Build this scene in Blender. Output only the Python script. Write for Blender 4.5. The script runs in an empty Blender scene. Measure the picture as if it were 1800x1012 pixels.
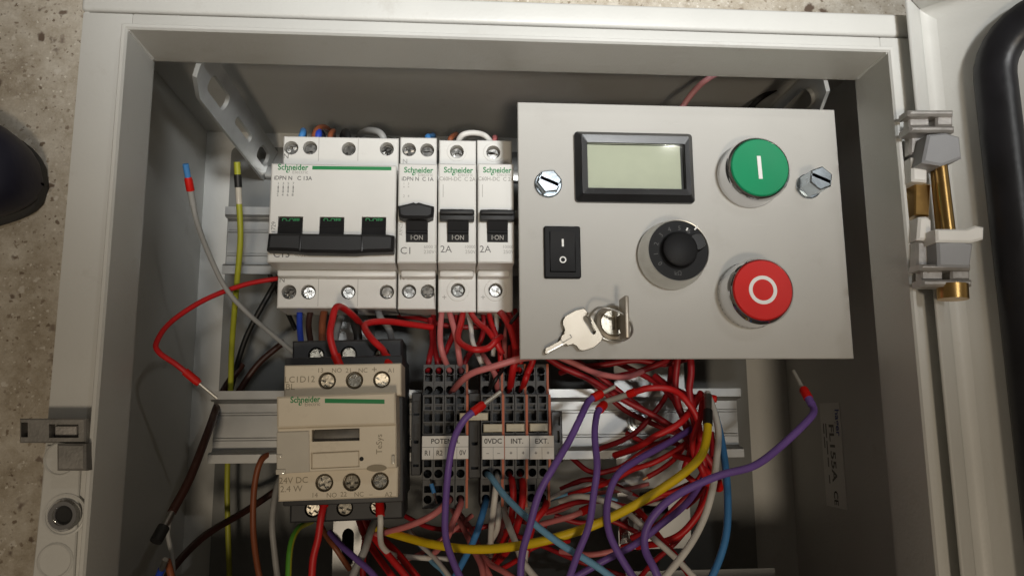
import bpy, bmesh, math, random
from mathutils import Vector, Matrix
random.seed(7)
S = bpy.context.scene
COL = S.collection
MM = 0.001
# ------------------------------------------------------------------ camera
F, H, RES = 1375.0, 460.0, 1800.0            # focal length in photo pixels, height over the back plate in mm
n_ = Vector((-110/F, 228/F, 1)).normalized()
x_ = Vector((1, -.008, 0)); x_ = (x_ - n_*x_.dot(n_)).normalized()
Z_ = -n_; Y_ = Z_.cross(x_)
R = Matrix((x_, Y_, Z_))
cam = bpy.data.cameras.new('camera'); co = bpy.data.objects.new('camera', cam); COL.objects.link(co)
cr, cd, cf = R.col[0], R.col[1], R.col[2]
co.matrix_world = Matrix(((cr[0], -cd[0], -cf[0], 0), (cr[1], -cd[1], -cf[1], 0), (cr[2], -cd[2], -cf[2], H*MM), (0, 0, 0, 1)))
cam.sensor_fit = 'HORIZONTAL'; cam.sensor_width = 36; cam.lens = F/RES*36
cam.clip_start = .01; cam.clip_end = 100
S.camera = co
# ------------------------------------------------------------------ light
w = bpy.data.worlds.new('World'); S.world = w; w.use_nodes = True
bg = w.node_tree.nodes['Background']
bg.inputs[0].default_value = (1.0, .84, .65, 1); bg.inputs[1].default_value = .085
def spot(name, pos, aim, power, size, angle, blend, col):
    l = bpy.data.lights.new(name, 'SPOT'); o = bpy.data.objects.new(name, l); COL.objects.link(o)
    o.location = Vector(pos)*MM
    o.rotation_euler = (Vector(aim)-Vector(pos)).to_track_quat('-Z', 'Y').to_euler()
    l.energy = power; l.shadow_soft_size = size; l.spot_size = math.radians(angle); l.spot_blend = blend; l.color = col
    return o
spot('ceiling_lamp', (260, 150, 1525), (60, 345, 120), 124, .09, 27.5, 1.0, (.985, 1, .995))
spot('work_lamp', (337, 422, 925), (70, 235, 120), 1.6, .009, 50, .85, (1, .98, .93))
spot('warm_fill', (40, -760, 2200), (40, 40, 100), 44, .12, 60, .6, (1, .84, .64))  # added warm fill for lip, panel and contactor; not a known fixture
S.view_settings.view_transform = 'Standard'; S.view_settings.look = 'None'
S.view_settings.exposure = 0; S.view_settings.gamma = 1; S.view_settings.use_curve_mapping = False
S.render.engine = 'CYCLES'

def at(px, py, z=0.0):
    "point (mm) where the photo pixel's sight line meets the plane at height z"
    d = R @ Vector(((px-900)/F, (py-506)/F, 1))
    t = (z-H)/d[2]
    return Vector((d[0]*t, d[1]*t, z))

# ------------------------------------------------------------------ materials
MATS = {}
def mat(name, col, rough=.5, metal=0.0, var=.06, vscale=60, bump=0, bscale=900, spec=.5, coat=0):
    m = bpy.data.materials.new(name); m.use_nodes = True
    nt = m.node_tree; b = nt.nodes['Principled BSDF']
    b.inputs['Roughness'].default_value = rough; b.inputs['Metallic'].default_value = metal
    b.inputs['Specular IOR Level'].default_value = spec; b.inputs['Coat Weight'].default_value = coat
    tc = nt.nodes.new('ShaderNodeTexCoord')
    if var:
        nz = nt.nodes.new('ShaderNodeTexNoise'); nz.inputs['Scale'].default_value = vscale; nz.inputs['Detail'].default_value = 5
        nt.links.new(tc.outputs['Object'], nz.inputs['Vector'])
        rp = nt.nodes.new('ShaderNodeValToRGB')
        rp.color_ramp.elements[0].position = .3; rp.color_ramp.elements[1].position = .7
        rp.color_ramp.elements[0].color = [c*(1-var) for c in col]+[1]
        rp.color_ramp.elements[1].color = [min(1, c*(1+var)) for c in col]+[1]
        nt.links.new(nz.outputs['Fac'], rp.inputs[0]); nt.links.new(rp.outputs[0], b.inputs['Base Color'])
        mr = nt.nodes.new('ShaderNodeMapRange'); mr.inputs['To Min'].default_value = max(0, rough-.06); mr.inputs['To Max'].default_value = min(1, rough+.06)
        nt.links.new(nz.outputs['Fac'], mr.inputs['Value']); nt.links.new(mr.outputs[0], b.inputs['Roughness'])
    else:
        b.inputs['Base Color'].default_value = list(col)+[1]
    if bump:
        n2 = nt.nodes.new('ShaderNodeTexNoise'); n2.inputs['Scale'].default_value = bscale; n2.inputs['Detail'].default_value = 3
        nt.links.new(tc.outputs['Object'], n2.inputs['Vector'])
        bp = nt.nodes.new('ShaderNodeBump'); bp.inputs['Strength'].default_value = bump; bp.inputs['Distance'].default_value = .0004
        nt.links.new(n2.outputs['Fac'], bp.inputs['Height']); nt.links.new(bp.outputs[0], b.inputs['Normal'])
    MATS[name] = m
    return m
mat('paint', (.60, .60, .575), .42, 0, .05, 18, .22, 700)
mat('plate', (.19, .195, .19), .55, .15, .12, 30, .1, 500)
mat('zinc', (.58, .58, .57), .36, .9, .15, 60, .1, 400)
mat('bracketzinc', (.50, .51, .50), .4, .45, .12, 60, .1, 400)
mat('rail', (.47, .475, .47), .4, .85, .12, 40, .04, 300)
mat('cast', (.46, .44, .42), .5, .75, .15, 150, .35, 900)
mat('darkcast', (.27, .26, .245), .5, .55, .15, 150, .3, 900)
mat('chrome', (.70, .70, .71), .07, 1, .03, 60)
mat('steel', (.50, .485, .46), .36, 1, .12, 120, .06, 900)
mat('bluezinc', (.55, .62, .68), .28, 1, .15, 140, .08, 600)
mat('satin', (.66, .655, .62), .36, .8, .08, 90, .08, 1200)
mat('nickel', (.43, .385, .32), .42, .7, .08, 120, .06, 900)
mat('brass', (.52, .33, .12), .3, 1, .12, 90)
mat('panel', (.50, .49, .462), .6, .05, .03, 35, .06, 1800, .3)
mat('mcb', (.76, .75, .715), .36, 0, .025, 60, .04, 1500)
mat('mcb_clip', (.68, .67, .64), .4, 0, .03, 60)
mat('beige', (.74, .66, .525), .42, 0, .04, 60, .06, 1500)
mat('clear', (.62, .58, .50), .12, 0, .05, 80, 0, 900, .6, .3)
mat('window_dark', (.11, .10, .085), .45, 0, .4, 160)
mat('black', (.012, .012, .013), .33, 0, .2, 90, .05, 1500)
mat('blackmatt', (.010, .010, .011), .55, 0, .25, 90, .1, 1200)
mat('dialblack', (.009, .009, .010), .6, 0, .2, 90, .05, 1500, .25)
mat('screwdark', (.34, .315, .265), .34, .95, .3, 300, .2, 700)
mat('screwsteel', (.42, .415, .40), .33, .95, .3, 300, .2, 700)
mat('tin', (.62, .60, .54), .35, .5, .1, 200)
mat('rubber', (.010, .010, .013), .42, 0, .3, 60, .35, 260)
mat('base', (.030, .031, .034), .5, 0, .15, 80)
mat('terminal', (.075, .077, .08), .5, 0, .12, 90)
mat('hole', (.008, .008, .008), .7, 0, 0)
mat('orange', (.50, .115, .045), .5, 0, .08, 90)
mat('white', (.78, .77, .74), .45, 0, .03, 90)
mat('print_white', (.85, .85, .83), .5, 0, 0)
mat('print_grey', (.16, .155, .15), .6, 0, 0)
mat('print_faint', (.40, .385, .36), .6, 0, 0)
mat('print_dim', (.09, .09, .09), .6, 0, 0)
mat('print_tan', (.30, .255, .18), .6, 0, 0)
mat('print_black', (.03, .03, .03), .6, 0, 0)
mat('print_green', (.0, .22, .055), .5, 0, 0)
mat('led_green', (.02, .30, .10), .5, 0, 0)
mat('print_blue', (.05, .08, .3), .5, 0, 0)
mat('cream', (.62, .57, .44), .45, 0, .04, 90)
mat('lcd', (.48, .495, .40), .35, 0, .03, 200, 0, 900, .5, .4)
mat('green', (.0, .27, .11), .5, 0, .05, 60, .03, 900, .3)
mat('redcap', (.62, .010, .006), .5, 0, .05, 60, .03, 900, .3)
mat('greyplastic', (.30, .305, .32), .5, 0, .05, 60, .1, 1200)
mat('sticker', (.78, .78, .75), .35, 0, .04, 60)
mat('leather', (.010, .011, .028), .5, 0, .3, 25, .4, 300)
mat('sole', (.03, .03, .03), .7, 0, .2, 40)
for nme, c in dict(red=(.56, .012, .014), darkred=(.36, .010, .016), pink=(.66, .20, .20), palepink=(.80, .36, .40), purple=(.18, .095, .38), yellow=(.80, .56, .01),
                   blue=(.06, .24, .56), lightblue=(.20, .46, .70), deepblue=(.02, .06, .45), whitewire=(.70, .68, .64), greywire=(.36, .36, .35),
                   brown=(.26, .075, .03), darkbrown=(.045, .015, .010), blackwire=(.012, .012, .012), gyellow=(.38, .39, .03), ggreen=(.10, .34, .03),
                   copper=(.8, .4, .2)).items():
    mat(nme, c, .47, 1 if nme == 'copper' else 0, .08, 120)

def wear(name, col, amount, scale, lo, hi, stretch=(1, 1, 1)):
    "thin irregular film of dust or finger grease over an existing material"
    m = MATS[name]; nt = m.node_tree; b = nt.nodes['Principled BSDF']; N = nt.nodes.new; L = nt.links.new
    tc = N('ShaderNodeTexCoord'); mp = N('ShaderNodeMapping'); mp.inputs['Scale'].default_value = stretch; L(tc.outputs['Object'], mp.inputs[0])
    nz = N('ShaderNodeTexNoise'); nz.inputs['Scale'].default_value = scale; nz.inputs['Detail'].default_value = 9; nz.inputs['Roughness'].default_value = .72; L(mp.outputs[0], nz.inputs['Vector'])
    mr = N('ShaderNodeMapRange'); mr.inputs['From Min'].default_value = lo; mr.inputs['From Max'].default_value = hi; mr.inputs['To Max'].default_value = amount; L(nz.outputs['Fac'], mr.inputs[0])
    mx = N('ShaderNodeMix'); mx.data_type = 'RGBA'; L(mr.outputs[0], mx.inputs[0]); mx.inputs[7].default_value = (*col, 1)
    src = b.inputs['Base Color'].links[0].from_socket; L(src, mx.inputs[6]); L(mx.outputs[2], b.inputs['Base Color'])
wear('panel', (.36, .34, .31), .5, 26, .56, .8)
wear('panel', (.60, .59, .56), .5, 60, .6, .75, (1, 18, 1))
wear('paint', (.40, .37, .32), .55, 45, .60, .82)
wear('paint', (.33, .30, .25), .7, 260, .68, .76)
wear('mcb', (.55, .52, .46), .4, 90, .6, .8)
wear('beige', (.42, .36, .27), .5, 80, .58, .8)
wear('black', (.06, .058, .055), .6, 180, .62, .75)
wear('dialblack', (.05, .048, .045), .6, 220, .62, .75)
wear('terminal', (.2, .19, .18), .5, 160, .6, .75)
def terrazzo():
    m = bpy.data.materials.new('terrazzo'); m.use_nodes = True; nt = m.node_tree; b = nt.nodes['Principled BSDF']
    N = nt.nodes.new; L = nt.links.new
    tc = N('ShaderNodeTexCoord')
    def noise(sc, det=6, ro=.6):
        n = N('ShaderNodeTexNoise'); n.inputs['Scale'].default_value = sc; n.inputs['Detail'].default_value = det; n.inputs['Roughness'].default_value = ro
        L(tc.outputs['Object'], n.inputs['Vector']); return n.outputs['Fac']
    def ramp(src, stops):
        r = N('ShaderNodeValToRGB'); e = r.color_ramp.elements
        while len(e) < len(stops): e.new(.5)
        for k, (p, c) in enumerate(stops): e[k].position = p; e[k].color = (*c, 1)
        L(src, r.inputs[0]); return r.outputs[0]
    def mix(fac, a, c2):
        x = N('ShaderNodeMix'); x.data_type = 'RGBA'; L(fac, x.inputs[0]); L(a, x.inputs[6]); L(c2, x.inputs[7]); return x.outputs[2]
    base = ramp(noise(48, 12, .82), [(.30, (.24, .195, .14)), (.44, (.42, .365, .285)), (.54, (.53, .48, .40)), (.70, (.70, .66, .58))])
    def spots(scale, lo, hi, colA, colB, base, seed):
        mp = N('ShaderNodeMapping'); mp.inputs['Location'].default_value = (seed, seed*.7, 0); L(tc.outputs['Object'], mp.inputs[0])
        nz = N('ShaderNodeTexNoise'); nz.inputs['Scale'].default_value = scale*1.7; L(mp.outputs[0], nz.inputs['Vector'])
        ad = N('ShaderNodeVectorMath'); ad.operation = 'MULTIPLY_ADD'; L(nz.outputs['Color'], ad.inputs[0]); ad.inputs[1].default_value = (.9/scale,)*3; L(mp.outputs[0], ad.inputs[2])
        v = N('ShaderNodeTexVoronoi'); v.inputs['Scale'].default_value = scale; L(ad.outputs[0], v.inputs['Vector'])
        sz = N('ShaderNodeSeparateColor'); L(v.outputs['Color'], sz.inputs[0])
        th = N('ShaderNodeMapRange'); L(sz.outputs[0], th.inputs[0]); th.inputs['From Min'].default_value = .2; th.inputs['To Min'].default_value = 0; th.inputs['To Max'].default_value = hi
        sb = N('ShaderNodeMath'); sb.operation = 'SUBTRACT'; L(th.outputs[0], sb.inputs[0]); L(v.outputs['Distance'], sb.inputs[1])
        mk = N('ShaderNodeMapRange'); L(sb.outputs[0], mk.inputs[0]); mk.inputs['From Min'].default_value = -.05; mk.inputs['From Max'].default_value = .08
        cc = ramp(sz.outputs[1], [(.0, colA), (1, colB)])
        return mix(mk.outputs[0], base, cc)
    c = spots(150, 0, .36, (.66, .62, .55), (.50, .44, .35), base, 3.1)
    c = spots(230, 0, .33, (.17, .125, .085), (.36, .30, .23), c, 1.3)
    c = spots(520, 0, .42, (.22, .17, .12), (.74, .70, .62), c, 8.3)
    c = spots(85, 0, .30, (.11, .07, .045), (.24, .19, .15), c, 5.7)
    L(c, b.inputs['Base Color']); b.inputs['Roughness'].default_value = .55
    bp = N('ShaderNodeBump'); bp.inputs['Strength'].default_value = .6; bp.inputs['Distance'].default_value = .0015
    L(noise(420, 10, .8), bp.inputs['Height']); L(bp.outputs[0], b.inputs['Normal'])
    MATS['terrazzo'] = m
terrazzo()
def glass_mat():
    m = bpy.data.materials.new('glass'); m.use_nodes = True; nt = m.node_tree; nt.nodes.clear()
    N = nt.nodes.new; L = nt.links.new
    out = N('ShaderNodeOutputMaterial'); mx = N('ShaderNodeMixShader'); tr = N('ShaderNodeBsdfTransparent'); gl = N('ShaderNodeBsdfGlossy'); fr = N('ShaderNodeFresnel')
    fr.inputs['IOR'].default_value = 1.45; gl.inputs['Roughness'].default_value = .04; tr.inputs[0].default_value = (.96, .97, .95, 1)
    L(fr.outputs[0], mx.inputs[0]); L(tr.outputs[0], mx.inputs[1]); L(gl.outputs[0], mx.inputs[2]); L(mx.outputs[0], out.inputs[0])
    MATS['glass'] = m
glass_mat()

# ------------------------------------------------------------------ geometry helpers (all in mm)
class G:
    def __init__(s): s.bm = bmesh.new()
    def box(s, x0, x1, y0, y1, z0, z1, bev=0, seg=2):
        bm = s.bm
        v = [bm.verts.new((x, y, z)) for z in (z0, z1) for y in (y0, y1) for x in (x0, x1)]
        fs = [bm.faces.new([v[i] for i in q]) for q in ((0, 2, 3, 1), (4, 5, 7, 6), (0, 1, 5, 4), (2, 6, 7, 3), (0, 4, 6, 2), (1, 3, 7, 5))]
        if bev:
            es = list({e for f in fs for e in f.edges})
            bmesh.ops.bevel(bm, geom=es, offset=bev, segments=seg, profile=.5, affect='EDGES')
        return s
    def slab(s, outer, z0, z1, holes=(), bev=0, bottom=True):
        "plate between z0 and z1; holes = [(loop, depth or None for through)]"
        bm = s.bm
        ot = [bm.verts.new((p[0], p[1], z1-0)) for p in outer]
        if bev:
            cx = sum(p[0] for p in outer)/len(outer); cy = sum(p[1] for p in outer)/len(outer)
            inn = inset(outer, bev)
            it = [bm.verts.new((p[0], p[1], z1)) for p in inn]
            for v in ot: v.co.z = z1-bev
            strip(bm, ot, it)
            top = it
        else: top = ot
        edges = loop_edges(bm, top)
        for lp, dep in holes:
            ht = [bm.verts.new((p[0], p[1], z1)) for p in lp]
            edges += loop_edges(bm, ht)
            zb = z0 if dep is None else z1-dep
            hb = [bm.verts.new((p[0], p[1], zb)) for p in lp]
            strip(bm, ht, hb)
            if dep is not None: bm.faces.new(hb)
        if holes: bmesh.ops.triangle_fill(bm, use_beauty=True, use_dissolve=False, edges=edges, normal=(0, 0, 1))
        else: bm.faces.new(top)
        ob = [bm.verts.new((p[0], p[1], z0)) for p in outer]
        strip(bm, ob, ot)
        if bottom and not any(d is None for _, d in holes): bm.faces.new(ob)
        return s
    def lathe(s, prof, cx=0, cy=0, n=32, sx=1, sy=1):
        bm = s.bm; rings = []
        for r, z in prof:
            if r < 1e-6: rings.append([bm.verts.new((cx, cy, z))])
            else: rings.append([bm.verts.new((cx+sx*r*math.cos(2*math.pi*i/n), cy+sy*r*math.sin(2*math.pi*i/n), z)) for i in range(n)])
        for a, b in zip(rings, rings[1:]):
            if len(a) == 1 and len(b) == 1: continue
            for i in range(n):
                j = (i+1) % n
                if len(a) == 1: bm.faces.new((a[0], b[j], b[i]))
                elif len(b) == 1: bm.faces.new((a[i], a[j], b[0]))
                else: bm.faces.new((a[i], a[j], b[j], b[i]))
        return s
    def tube(s, pts, r, n=10, cap=True, mi=None):
        bm = s.bm; pts = [Vector(p) for p in pts]; rings = []
        up = None
        for i, p in enumerate(pts):
            t = (pts[min(i+1, len(pts)-1)]-pts[max(i-1, 0)]).normalized()
            if up is None:
                up = t.orthogonal().normalized()
            else:
                up = (up - t*up.dot(t)).normalized()
            sd = t.cross(up)
            rr = r(i/(len(pts)-1)) if callable(r) else r
            rings.append([bm.verts.new(p+(up*math.cos(2*math.pi*k/n)+sd*math.sin(2*math.pi*k/n))*rr) for k in range(n)])
        for a, b in zip(rings, rings[1:]):
            for k in range(n):
                f = bm.faces.new((a[k], a[(k+1) % n], b[(k+1) % n], b[k]))
                if mi: f.material_index = mi(k)
        if cap: bm.faces.new(rings[0]); bm.faces.new(rings[-1])
        return s
    def extrude_x(s, prof, x0, x1):
        "closed (y,z) profile swept along x"
        bm = s.bm
        a = [bm.verts.new((x0, p[0], p[1])) for p in prof]; b = [bm.verts.new((x1, p[0], p[1])) for p in prof]
        strip(bm, a, b); bm.faces.new(a); bm.faces.new(b)
        return s
    def xf(s, M):
        bmesh.ops.transform(s.bm, matrix=M, verts=s.bm.verts); return s
    def build(s, name, m, parent=None, smooth=35, loc=None):
        bm = s.bm
        bmesh.ops.recalc_face_normals(bm, faces=bm.faces)
        if loc is not None: bmesh.ops.translate(bm, verts=bm.verts, vec=-Vector(loc))
        bmesh.ops.scale(bm, vec=(MM,)*3, verts=bm.verts)
        me = bpy.data.meshes.new(name); bm.to_mesh(me); bm.free()
        for k in ([m] if isinstance(m, str) else m): me.materials.append(MATS[k])
        if smooth:
            me.shade_smooth(); me.set_sharp_from_angle(angle=math.radians(smooth))
        return place(name, me, parent, loc)
def place(name, me, parent=None, loc=None):
    o = bpy.data.objects.new(name, me); COL.objects.link(o)
    if loc is not None: o.location = Vector(loc)*MM
    if parent is not None: o.parent = parent
    return o
def strip(bm, a, b):
    n = len(a)
    for i in range(n):
        j = (i+1) % n
        bm.faces.new((a[i], a[j], b[j], b[i]))
def loop_edges(bm, vs):
    prs = [(vs[i], vs[(i+1) % len(vs)]) for i in range(len(vs))]
    return [bm.edges.get(p) or bm.edges.new(p) for p in prs]
def inset(poly, d):
    n = len(poly); out = []
    area = sum(poly[i][0]*poly[(i+1) % n][1]-poly[(i+1) % n][0]*poly[i][1] for i in range(n))
    sg = 1 if area > 0 else -1
    for i in range(n):
        p0, p, p1 = Vector(poly[i-1][:2]), Vector(poly[i][:2]), Vector(poly[(i+1) % n][:2])
        a = (p-p0).normalized(); b = (p1-p).normalized()
        na = Vector((-a.y, a.x))*sg; nb = Vector((-b.y, b.x))*sg
        m = (na+nb); m = m/max(.3, m.dot(na)) if m.length > 1e-6 else na
        out.append((p.x+m.x*d, p.y+m.y*d))
    return out
def rect(x0, x1, y0, y1): return [(x0, y0), (x1, y0), (x1, y1), (x0, y1)]
def rrect(x0, x1, y0, y1, r, n=4):
    out = []
    for cx, cy, a0 in ((x1-r, y1-r, 0), (x0+r, y1-r, 90), (x0+r, y0+r, 180), (x1-r, y0+r, 270)):
        for k in range(n+1):
            a = math.radians(a0+90*k/n); out.append((cx+r*math.cos(a), cy+r*math.sin(a)))
    return out
def circ(cx, cy, r, n=20): return [(cx+r*math.cos(2*math.pi*k/n), cy+r*math.sin(2*math.pi*k/n)) for k in range(n)]
def plus(cx, cy, a, t, rot=0):
    p = [(t, t), (t, a), (-t, a), (-t, t), (-a, t), (-a, -t), (-t, -t), (-t, -a), (t, -a), (t, -t), (a, -t), (a, t)]
    c, s = math.cos(rot), math.sin(rot)
    return [(cx+x*c-y*s, cy+x*s+y*c) for x, y in p]
def spline(pts, sub=7):
    P = [Vector(p) for p in pts]
    if len(P) < 3: return P
    P = [P[0]*2-P[1]]+P+[P[-1]*2-P[-2]]
    out = []
    for i in range(1, len(P)-2):
        a, b, c, d = P[i-1:i+3]
        for k in range(sub):
            t = k/sub
            out.append(.5*((2*b)+(c-a)*t+(2*a-5*b+4*c-d)*t*t+(3*b-a-3*c+d)*t**3))
    out.append(P[-2])
    return out
def tag(o, label=None, cat=None, group=None, kind=None):
    if label: o['label'] = label
    if cat: o['category'] = cat
    if group: o['group'] = group
    if kind: o['kind'] = kind
    return o
class Fr:
    "a local frame lying parallel to the back plate, its x axis through two photo points"
    def __init__(s, p0, p1, z):
        a = at(*p0, z); b = at(*p1, z); s.o = a; s.ang = math.atan2(b.y-a.y, b.x-a.x)
    def L(s, px, py, z):
        d = at(px, py, z)-s.o; c, q = math.cos(s.ang), math.sin(s.ang)
        return (d.x*c+d.y*q, -d.x*q+d.y*c)
    def R(s, x0, x1, y0, y1, z):
        "local rectangle from photo rectangle (x0,y0)-(x1,y1)"
        u0, v1 = s.L(x0, y0, z); u1, v0 = s.L(x1, y1, z)
        return u0, u1, v0, v1
def thing(name, fr, label, cat, group=None, z=None):
    o = bpy.data.objects.new(name, None); COL.objects.link(o); o.empty_display_size = .01
    o.location = Vector(fr.o)*MM
    o.rotation_euler = (0, 0, fr.ang)
    return tag(o, label, cat, group)
def part(o, label):
    o['label'] = label; return o
# ---- lettering: made together in one go at the end
TEXTS = []
def text(body, u, v, wz, size, parent, m, rot=0, bold=0, sx=1, align='CENTER', tilt=None, name='lettering'):
    TEXTS.append((body, u, v, wz, size, parent, m, rot, bold, sx, align, tilt, name))
def make_texts():
    tmp = []
    for (body, u, v, wz, size, parent, m, rot, bold, sx, align, tilt, name) in TEXTS:
        c = bpy.data.curves.new('t', 'FONT'); c.body = body; c.size = size*MM*1.38; c.align_x = align; c.align_y = 'CENTER'
        c.offset = bold*size*MM; c.resolution_u = 3
        o = bpy.data.objects.new('t', c); COL.objects.link(o); tmp.append(o)
    dg = bpy.context.evaluated_depsgraph_get(); dg.update()
    for o, (body, u, v, wz, size, parent, m, rot, bold, sx, align, tilt, name) in zip(tmp, TEXTS):
        me = bpy.data.meshes.new_from_object(o.evaluated_get(dg)); me.name = name
        M = Matrix.Rotation(rot, 4, 'Z') @ Matrix.Diagonal((sx, 1, 1, 1))
        if tilt is not None: M = tilt @ M
        me.transform(M); me.materials.clear(); me.materials.append(MATS[m])
        n = place(name, me, parent); n.location = (u*MM, v*MM, wz*MM)
    for o in tmp: bpy.data.objects.remove(o)

# ================================================================== the setting
g = G(); g.box(-3000, 3000, -3000, 3000, -40, -4)
tag(g.build('floor', 'terrazzo'), kind='structure')

# ================================================================== enclosure
XL, XR, YT, YB = -127.0, 184.6, 151.5, -108.0       # raised lip of the opening
OX0, OX1, OY0, OY1 = -147.4, 204.6, -128.5, 172.0   # outer size 352 x 300
ZR, ZF = 165.0, 156.0
frb = Fr((900, 506), (1000, 506), 0); frb.o = Vector((0, 0, -3)); frb.ang = 0
enc = thing('enclosure', frb, 'light grey painted steel wiring box lying open on the speckled floor, full of wires', 'electrical box')
B = lambda gg, nm, m, sm=35: gg.build(nm, m, enc, sm)   # local z = world z + 3
def lift(gg): return gg.xf(Matrix.Translation((0, 0, 3)))
g = G(); g.box(OX0, OX1, OY0, OY1, -3, -1); B(lift(g), 'back_wall', 'paint')
for nm, a in (('side_wall', (OX0, OX0+1.6, OY0, OY1)), ('side_wall', (OX1-1.6, OX1, OY0, OY1)),
              ('side_wall', (OX0+1.7, OX1-1.7, OY1-1.6, OY1)), ('side_wall', (OX0+1.7, OX1-1.7, OY0, OY0+1.6))):
    g = G(); g.box(*a, -.9, ZF-2); B(lift(g), nm, 'paint')
# flange: a frame from the outer edge to the lip, groove along the top edge
g = G()
g.box(OX0, XL-.9, OY0, OY1-10.4, ZF-1.8, ZF, .7)
g.box(XR+.9, OX1, OY0, OY1-10.4, ZF-1.8, ZF, .7)
g.box(XL-1.1, XR+1.1, YT+.9, OY1-10.4, ZF-1.8, ZF-.02, .7)
g.box(XL-1.1, XR+1.1, OY0, YB-.9, ZF-1.8, ZF-.02, .7)
B(lift(g), 'flange', 'paint')
g = G(); g.box(OX0-1.2, OX1+1, OY1-9.4, OY1+1.2, ZF-12, ZF-.5, 1.6, 3); B(lift(g), 'top_edge_profile', 'paint')
# lip + sloping inner return, one mesh with mitred corners
g = G(); bm = g.bm
def ring(dx, z):
    return [bm.verts.new(p) for p in ((XL+dx, YB+dx, z), (XR-dx, YB+dx, z), (XR-dx, YT-dx, z), (XL+dx, YT-dx, z))]
prof = [(-1.4, ZF-1), (-1.4, ZR-.8), (-.9, ZR), (.3, ZR), (1.0, ZR-.9), (2.2, 141), (2.0, 138.6), (.9, 138.2), (-.4, ZR-3), (-.4, ZF-1)]
rs = [ring(*p) for p in prof]
for a, b in zip(rs, rs[1:]): strip(bm, a, b)
B(lift(g), 'opening_lip', 'paint', 30)
# weld dressings in the mitred corners of the lip
for sx, sy, xx, yy in ((1, -1, XL, YT), (-1, -1, XR, YT)):
    g = G(); g.tube([(xx+sx*k*1.3+sx*.8, yy+sy*k*1.3+sy*.8, ZR-1.5-23*k) for k in (0, .3, .6, .95)], lambda t: .9+.25*math.sin(t*9), 8)
    B(lift(g), 'weld_seam', 'paint')
# mounting plate
g = G(); g.slab(rrect(-130, 177, -118, 160, 4), 1, 3); B(lift(g), 'mounting_plate', 'plate')
# slotted depth brackets in the upper corners
def yz_plate(outer, holes, x0, x1):
    gg = G(); gg.slab(outer, x0, x1, holes)
    return gg.xf(Matrix(((0, 0, 1, 0), (1, 0, 0, 0), (0, 1, 0, 0), (0, 0, 0, 1))))     # (a,b,c)->(c,a,b)
for bx in (-112.0, 172.0):
    outer = [(140, 4), (159, 4), (159, 132), (156, 136), (150, 138), (145, 136), (140, 124)]
    holes = [(rrect(145.5, 153.5, 96, 124, 3.9), None), (rrect(147, 151, 50, 80, 1.9), None), (rrect(145.5, 153.5, 12, 34, 3.9), None)]
    g = yz_plate(outer, holes, bx, bx+2)
    ang = math.atan2(8 if bx < 0 else -8, 19)
    g.xf(Matrix.Translation((bx, 140, 0)) @ Matrix.Rotation(-ang, 4, 'Z') @ Matrix.Translation((-bx, -140, 0)))
    B(lift(g), 'depth_bracket', 'bracketzinc')
# cross bar that ties the brackets
g = G(); g.box(-109, 170, 140, 147, 4, 8, .6); B(lift(g), 'cross_bar', 'zinc')
# pressed circles and threaded insert on the left flange
fz = ZF
g = G()
q = [at(*p, fz) for p in ((84, 782), (146, 782), (133, 1012), (60, 1012))]
q = [(p.x, p.y) for p in q]; ext = lambda a, b: (b[0]+(b[0]-a[0])*.8, b[1]+(b[1]-a[1])*.8)
q = [q[0], q[1], ext(q[1], q[2]), ext(q[0], q[3])]
g.slab(q, fz+.1, fz+1.3, bev=.4); B(lift(g), 'latch_strip', 'paint')
for px, py in ((97, 985), (108, 806)):
    c = at(px, py, fz+1.3); g = G(); g.lathe([(6.3, fz+1.2), (6.3, fz+1.5), (5.7, fz+1.9), (5.2, fz+1.5), (0, fz+1.5)], c.x, c.y, 28); B(lift(g), 'pressed_ring', 'paint')
c = at(112, 905, fz+2)
g = G(); g.lathe([(7.6, fz+1.2), (7.6, fz+1.6), (7, fz+1.8), (6.6, fz+1.5)], c.x, c.y, 28); B(lift(g), 'pressed_ring', 'paint')
g = G(); g.lathe([(5.7, fz+1.3), (5.7, fz+2.4), (4.9, fz+3.3), (3.6, fz+3.2), (2.7, fz+2.2), (2.6, fz+1.4)], c.x, c.y, 32); ins = B(lift(g), 'threaded_insert', 'chrome')
g = G(); g.lathe([(2.75, fz+1.5), (0, fz+1.5)], c.x, c.y, 24); lift(g).build('bore', 'hole', ins)
# die-cast latch keeper
def pxbox(gg, x0, x1, y0, y1, z0, z1, bev=.4, holes=()):
    def loop(a):
        ps = [at(a[0], a[3], z1), at(a[1], a[3], z1), at(a[1], a[2], z1), at(a[0], a[2], z1)]
        return [(p.x, p.y) for p in ps]
    gg.slab(loop((x0, x1, y0, y1)), z0, z1, [(loop(h[:4]), h[4] if len(h) > 4 else None) for h in holes], bev=bev, bottom=not holes)
    return gg
g = G()
pxbox(g, 34, 150, 735, 778, 158.5, 168, .5, [(86, 138, 745, 769, 4.5), (37, 49, 742, 768, 4.5)])
pxbox(g, 99, 150, 779, 827, 158.5, 170, .8)
keeper = B(lift(g), 'latch_keeper', 'darkcast')
g = G(); pxbox(g, 96, 136, 748, 766, 163, 165, .3); lift(g).build('cast_inset', 'cast', keeper)

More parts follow.
